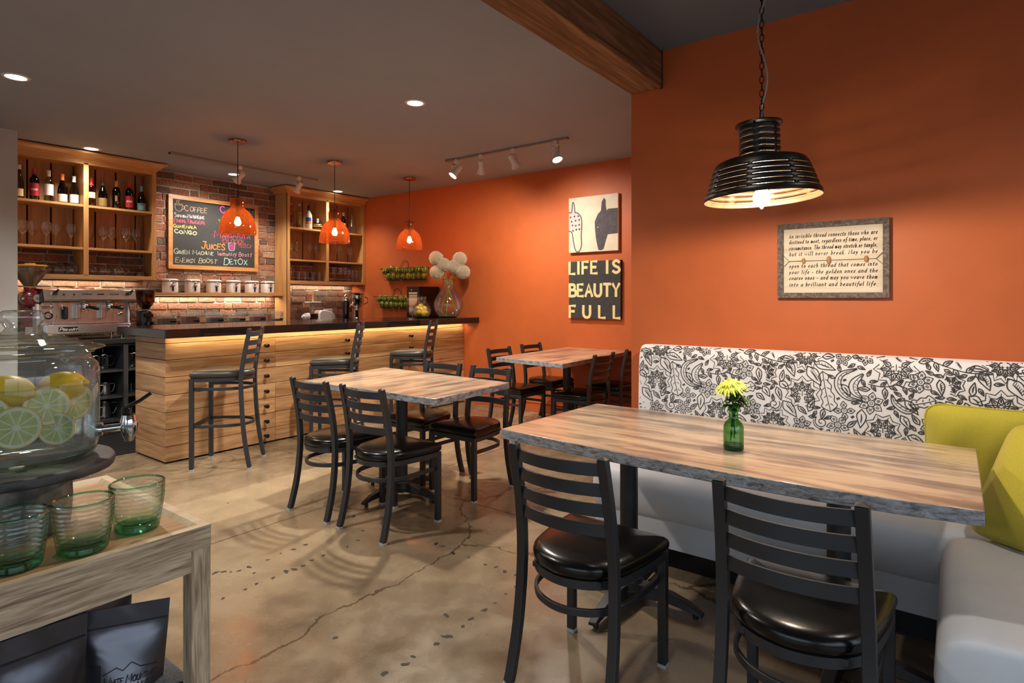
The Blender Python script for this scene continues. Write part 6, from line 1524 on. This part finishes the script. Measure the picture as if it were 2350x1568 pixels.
# foil coffee bags and a fabric roll on the lower shelf
def film():
    m, nt, b = new_mat('black_foil')
    v = coords(nt)
    n1 = nd(nt, 'TexNoise', {'Vector': v, 'Scale': 11, 'Detail': 2, 'Distortion': .6}); n2 = nd(nt, 'TexNoise', {'Vector': v, 'Scale': 5, 'Detail': 1})
    b.inputs['Base Color'].default_value = rgb(88, 86, 92); b.inputs['Metallic'].default_value = .85; b.inputs['Roughness'].default_value = .24
    bump(nt, b, math_(nt, 'ADD', math_(nt, 'MULTIPLY', n1.outputs[0], .35), n2.outputs[0]), .35, .02); return m
M['foil'] = film()
M['foil_window'] = plain('brown_bag_window', rgb(88, 44, 34), .3, .3)
def bag(loc, rz, lean, roll, label, w=.15, h=.27, dt=.075, texts=True):
    t = thing('coffee_bag', label, 'coffee bag', loc, rz, 'black coffee bags on the console shelf'); t.rotation_euler = (lean, roll, rz)
    nu, nv = 20, 26; vs = []; fs = []
    def pt(u, v, s):
        k = max(0, 1-(max(0, v-.12)/.70))**.8 if v < .82 else 0
        k *= 1 if v > .12 else (.75+.25*v/.12)
        th_ = dt/2*k*(1-abs(u)**2.6)+.0012
        ww = w/2*(1-.05*k); cr = .006*math.sin(5*u+9*v)*k+.003*math.sin(13*v+3*u)*(1-abs(u))
        return (u*ww, s*(th_)+cr*.35, v*h)
    for s in (-1, 1):
        o_ = len(vs); vs += [pt(-1+2*i/nu, j/nv, s) for j in range(nv+1) for i in range(nu+1)]
        for j in range(nv):
            for i in range(nu):
                a = o_+j*(nu+1)+i; q = (a, a+1, a+nu+2, a+nu+1); fs.append(q if s < 0 else q[::-1])
    MB().add(vs, fs).build('pouch', 'foil', t, 60)
    MB().box((-w/2*.96, -.0025, h*.86), (w/2*.96, .0025, h*.872)).build('zip_seal', 'black_plastic', t, 0)
    if texts:
        mb = MB()
        yo = -dt/2*.80-.004
        def fy(z, x): v = z/h; u = x/(w/2); k = max(0, 1-(max(0, v-.12)/.70))**.8; return -(dt/2*k*(1-abs(u)**2.6)+.0012)-.0022
        S0 = [(s, x, z, hh, wd) for s, x, z, hh, wd in (('White Mountain', -.032, .128, .014, .092), ('Roasters, LLC', -.032, .110, .014, .080))]
        for s, x0_, z0_, hh, wd in S0:
            L_, tw = strokes(s, hh, smallcaps=True, slant=.15); f = wd/tw
            for P in L_:
                a, b_ = ribbon([Vector((p.x*f+x0_, p.y+z0_)) for p in P], .0017)
                mb.add([(q.x, fy(q.y, q.x)-.0006, q.y) for q in a], b_)
        for P in ([(-.034, .148), (-.012, .158), (0, .151), (.014, .163), (.03, .152), (.06, .148)], [(-.036, .10), (-.062, .10), (-.062, .166), (-.040, .166), (-.036, .10)], [(-.034, .102), (.06, .102)]):
            a, b_ = ribbon([Vector(p) for p in P], .0013); mb.add([(q.x, fy(q.y, q.x)-.0006, q.y) for q in a], b_)
        mb.build('bag_print', 'ink', t, 0)
    return t
SZ = .4215
bag((.468, 1.345, SZ), -.36, -.10, .07, 'upright black foil coffee bag at the front of the console shelf, nearest the leg')
bag((.322, 1.300, SZ+.005), .10, -.06, .06, 'black foil coffee bag with a reddish patch, cut by the picture edge', h=.30)
bag((.385, 1.47, SZ), .14, -.06, .02, 'black foil coffee bag half hidden behind the two front bags', h=.285)
bag((.505, 1.575, SZ), .22, -.08, .10, 'black foil coffee bag leaning at the back beside the console leg', h=.265)
bag((.24, 1.50, SZ), .1, -.05, 0, 'black foil coffee bag deep in the shelf by the picture edge', h=.27)
bag((.30, 1.27, SZ), .05, 0, 0, 'x') if False else None
rl = thing('fabric_roll', 'rolled grey woven cloth beside the coffee bags on the console shelf', 'cloth roll', (.548, 1.40, SZ+.058))
M['weave'] = plain('grey_weave', rgb(92, 92, 96), .95, noise=.5, nscale=260, bmp=.8)
M['burlap'] = plain('burlap', rgb(138, 116, 90), .95, noise=.5, nscale=260, bmp=.8)
sp_ = [(.056*(1-.6*i/60)*math.cos(i*.33), 0, .056*(1-.6*i/60)*math.sin(i*.33)) for i in range(61)]
mb = MB()
for y0, y1 in ((-.12, .12),):
    vs = []
    for x, _, z in sp_: vs += [(x, y0, z), (x, y1, z)]
    mb.add(vs, [(2*i, 2*i+1, 2*i+3, 2*i+2) for i in range(60)])
wv = mb.build('cloth', 'weave', rl, 60); q = wv.modifiers.new('solid', 'SOLIDIFY'); q.thickness = .003
br = thing('burlap_roll', 'tan burlap bundle behind the grey cloth roll on the console shelf', 'cloth roll', (.545, 1.64, SZ+.05))
MB().lathe([(0, -.09), (.03, -.092), (.046, -.08), (.05, -.04), (.048, .04), (.044, .08), (.03, .09), (0, .088)], seg=24, axis='Y').build('bundle', 'burlap', br, 60)
# ---------------------------------------------------------------- framed quote on the near orange wall
QW, QH = .248, .192
qc = (NX-.001, .5065, 1.5145)
qt = thing('framed_quote', 'grey barnwood framed cream board of handwritten verse with beads on a string', 'framed sign', qc)
UX = (0, -1, 0); UZ = (0, 0, 1)
f = .027
mb = MB()
mb.box((-.034, -QW, QH-f), (0, QW, QH)).box((-.034, -QW, -QH), (0, QW, -QH+f))
mb.box((-.0338, -QW, -QH+f), (0, -QW+f, QH-f)).box((-.0338, QW-f, -QH+f), (0, QW, QH-f))
mb.build('frame', 'barn_frame', qt, 0, bevel=.002)
mb = MB()
mb.box((-.014, -QW+.015, -QH+.015), (-.004, QW-.015, QH-.015))
mb.build('board', 'quote_board', qt, 0)
QL = ['An invisible thread connects those who are', 'destined to meet, regardless of time, place, or', 'circumstance. The thread may stretch or tangle,', 'but it will never break. May you be', 'open to each thread that comes into', 'your life - the golden ones and the', 'coarse ones - and may you weave them', 'into a brilliant and beautiful life.']
mb = MB()
for s, fr in zip(QL, (.192, .270, .352, .433, .592, .675, .755, .842)):
    write(mb, s, (-.0145, QW-.053, QH-fr*2*QH), UX, UZ, .0200, 2*QW*.79, .0036, nib=math.radians(38), slant=.2, off=.0008, gap=.30, space=.5)
mb.build('verse_lettering', 'ink', qt, 0)
mb = MB().rod((-.02, QW-.055, -.002), (-.02, -QW+.055, -.002), .0011, 6)
for s in (1, -1):
    for zz in (.028, -.030): mb.rod((-.02, s*(QW-.055), -.002), (-.018, s*(QW-f), zz), .0011, 6)
mb.build('string', 'ink', qt, 0)
BD = plain('wood_bead', rgb(176, 126, 76), .5, noise=.2, nscale=60)
for y, h_, r_ in ((.125, .014, .0085), (.010, .019, .010), (-.152, .015, .009)):
    MB().lathe([(0, -h_), (r_*.6, -h_), (r_, -h_*.4), (r_, h_*.4), (r_*.6, h_), (0, h_)], (-.021, y, -.002), 16).build('bead', BD, qt, 50)

# ---------------------------------------------------------------- two square canvases on the far orange wall
def canvas(name, label, cy_, cz_, hw, hh, face, side):
    t = thing(name, label, 'wall art', (WX-.001, cy_, cz_))
    MB().box((-.038, -hw, -hh), (0, hw, hh)).build('canvas', face, t, 0, bevel=.002); return t
M['canvas_cream'] = plain('cream_canvas', rgb(222, 208, 184), .8, noise=.10, nscale=7, bmp=.1)
M['horse_dark'] = plain('charcoal_brush', rgb(84, 78, 82), .85, noise=.25, nscale=40)
M['horse_pale'] = plain('pale_grey_brush', rgb(196, 188, 184), .85, noise=.12, nscale=30)
pa = canvas('canvas_painting', 'square painting of two long animal heads, one spotted and one dark', 3.147, 2.128, .302, .302, 'canvas_cream', None)
def pp(mb, pts, off, w=None, smooth=True):
    P = crv([Vector(((x-.5)*.604, (.5-y)*.604)) for x, y in pts], 5, w is None) if smooth else [Vector(((x-.5)*.604, (.5-y)*.604)) for x, y in pts]
    if w is None: patch(mb, [(p.x, p.y) for p in P], (-.038, 0, 0), UX, UZ, off)
    else: place2(mb, P, w, (-.038, 0, 0), UX, UZ, off)
DK = [(.995,.26),(.80,.26),(.78,.29),(.76,.20),(.76,.10),(.725,.06),(.68,.12),(.665,.28),(.60,.34),(.54,.46),(.545,.60),(.565,.78),(.61,.97),(.66,.985),(.72,.96),(.755,.84),(.80,.71),(.995,.70)]
mb = MB(); pp(mb, DK, .0012, smooth=False); mb.build('dark_head', 'horse_dark', pa, 0)
PL = [(.005,.24),(.06,.24),(.075,.10),(.09,.07),(.115,.12),(.13,.25),(.20,.29),(.265,.38),(.275,.52),(.26,.60),(.005,.60)]
mb = MB(); pp(mb, PL, .0012, smooth=False); mb.build('pale_head', 'horse_pale', pa, 0)
mb = MB()
for P in ([(.005,.26),(.06,.26),(.075,.12),(.09,.08),(.115,.13),(.135,.27)], [(.135,.27),(.20,.29),(.265,.38),(.275,.52),(.262,.70),(.268,.88),(.21,.985),(.145,.96),(.10,.80),(.07,.64),(.005,.60)]): pp(mb, P, .0016, .012)
for x, y in [(.04,.35),(.12,.34),(.20,.34),(.06,.43),(.145,.42),(.22,.41),(.08,.50),(.15,.51),(.22,.50),(.09,.60),(.16,.585),(.225,.58)]:
    pp(mb, [(x+.018*math.cos(q), y+.018*math.sin(q)) for q in [2*PI*i/8 for i in range(8)]], .002)
mb.build('brush_marks', 'horse_dark', pa, 0)
mb = MB(); pp(mb, [(.605+.010*math.cos(q), .57+.010*math.sin(q)) for q in [2*PI*i/8 for i in range(8)]], .002); mb.build('eye', 'p_cream', pa, 0)
pb = canvas('canvas_sign', 'square charcoal canvas lettered LIFE IS BEAUTY FULL in cream', 3.132, 1.414, .315, .312, 'slate_paint', None)
mb = MB(); OX = -.0384
def lw(s, y, z, h, wd, w=.030, gap=.16): write(mb, s, (OX, y, z), UX, UZ, h, wd, w, off=.001, gap=gap)
lw('LIFE', .308, .178, .128, .345, gap=.30); lw('IS', -.150, .178, .128, .155, gap=.35)
lw('BEAUTY', .305, -.068, .128, .605, gap=.22)
lw('FULL', .305, -.300, .125, .610, gap=.72)
mb.build('painted_lettering', 'cream_ink', pb, 0)

# ---------------------------------------------------------------- green bottle vase on the front table
vx, vy, vz = 2.245, .664, .7605
va = thing('bud_vase', 'small green glass bottle vase on the long front table', 'vase', (vx, vy, vz))
pr = [(.036,.018),(.036,.065),(.035,.088),(.030,.100),(.019,.110),(.0165,.118),(.0165,.140),(.0185,.146)]
MB().lathe(pr, seg=36).build('glass_body', 'green_glass', va, 60)
MB().lathe([(0,.001),(.033,.001),(.036,.005),(.036,.020),(.031,.020),(.0,.017)], seg=36).build('glass_base', 'green_base', va, 60)
MB().lathe([(.016,.143),(.0185,.142),(.0205,.147),(.018,.151),(.016,.148)], seg=36).build('lip', 'green_base', va, 60)
mu = thing('chrysanthemum', 'chartreuse spider chrysanthemum in the green bottle vase', 'flower', (vx, vy, vz))
MB().tube(crv([Vector(p) for p in ((.004, .012, .03), (.002, .004, .10), (-.004, .002, .17), (.0, .008, .225))], 5), .0032, 8).build('stem', 'stem', mu, 60)
hd = Vector((0, .010, .228)); ax = Vector((-.35, .15, 1)).normalized(); e1 = ax.orthogonal().normalized(); e2 = ax.cross(e1)
mb = MB()
for i in range(130):
    k = i/130; a = i*2.39996; out = .25+.75*k
    Lp = .030+.046*k+random.uniform(-.004, .004); d = e1*math.cos(a)+e2*math.sin(a)
    P = []
    for j in range(7):
        s = j/6; rr = Lp*s*out*1.0; hh = .022*(1-k)*s+.016*math.sin(PI*s)*(1-k*.4)-(.020*s*s*k if k > .6 else 0)+.006
        P.append(hd+d*rr+ax*hh)
    vs = []; w = .0040
    for j, p in enumerate(P):
        t_ = (P[min(6, j+1)]-P[max(0, j-1)]).normalized(); sdv = t_.cross(ax).normalized(); ww = w*(.55+.6*math.sin(PI*min(1, j/6*.9+.1)))*(1 if j < 6 else .4)
        vs += [p-sdv*ww, p+sdv*ww]
    mb.add(vs, [(2*j, 2*j+1, 2*j+3, 2*j+2) for j in range(6)])
mb.build('petals', 'mum', mu, 80)
mb = MB()
def leafm(p, d, L_, W__, droop=.2):
    p = Vector(p); d = Vector(d).normalized(); sdv = d.cross(Vector((0, 0, 1))).normalized(); u = sdv.cross(d)
    vs = []; n = 7
    for j in range(n+1):
        s = j/n; w = W__*math.sin(PI*s**.8)*(1+.25*((j % 2)*2-1)*(0 < j < n)); c = p+d*L_*s-Vector((0, 0, 1))*droop*L_*s*s
        vs += [c-sdv*w+u*w*.3, c, c+sdv*w+u*w*.3]
    fs = []
    for j in range(n): fs += [(3*j, 3*j+1, 3*j+4, 3*j+3), (3*j+1, 3*j+2, 3*j+5, 3*j+4)]
    mb.add(vs, fs)
random.seed(21)
right = Vector((.602, -.798, 0))
for i in range(46):
    a = random.uniform(0, 2*PI); z = random.uniform(.150, .225); d = Vector((math.cos(a), math.sin(a), random.uniform(-.3, .5)))
    bias = right*random.uniform(0, .028)*(1 if i % 3 else -.4)
    leafm(Vector((0, .004, z))+bias+Vector((math.cos(a), math.sin(a), 0))*.008, d, random.uniform(.03, .056), random.uniform(.008, .015), random.uniform(0, .6))
mb.build('leaves', 'leaf', mu, 60)
mb = MB()
for i in range(3): mb.tube(crv([Vector(p) for p in ((.01*math.cos(i*2), .01*math.sin(i*2), .04+.01*i), (.004*math.cos(i*2), .004*math.sin(i*2), .12), (right.x*.012*i, right.y*.012*i, .19))], 5), .0018, 6)
mb.build('leaf_stalks', 'leaf', mu, 60)
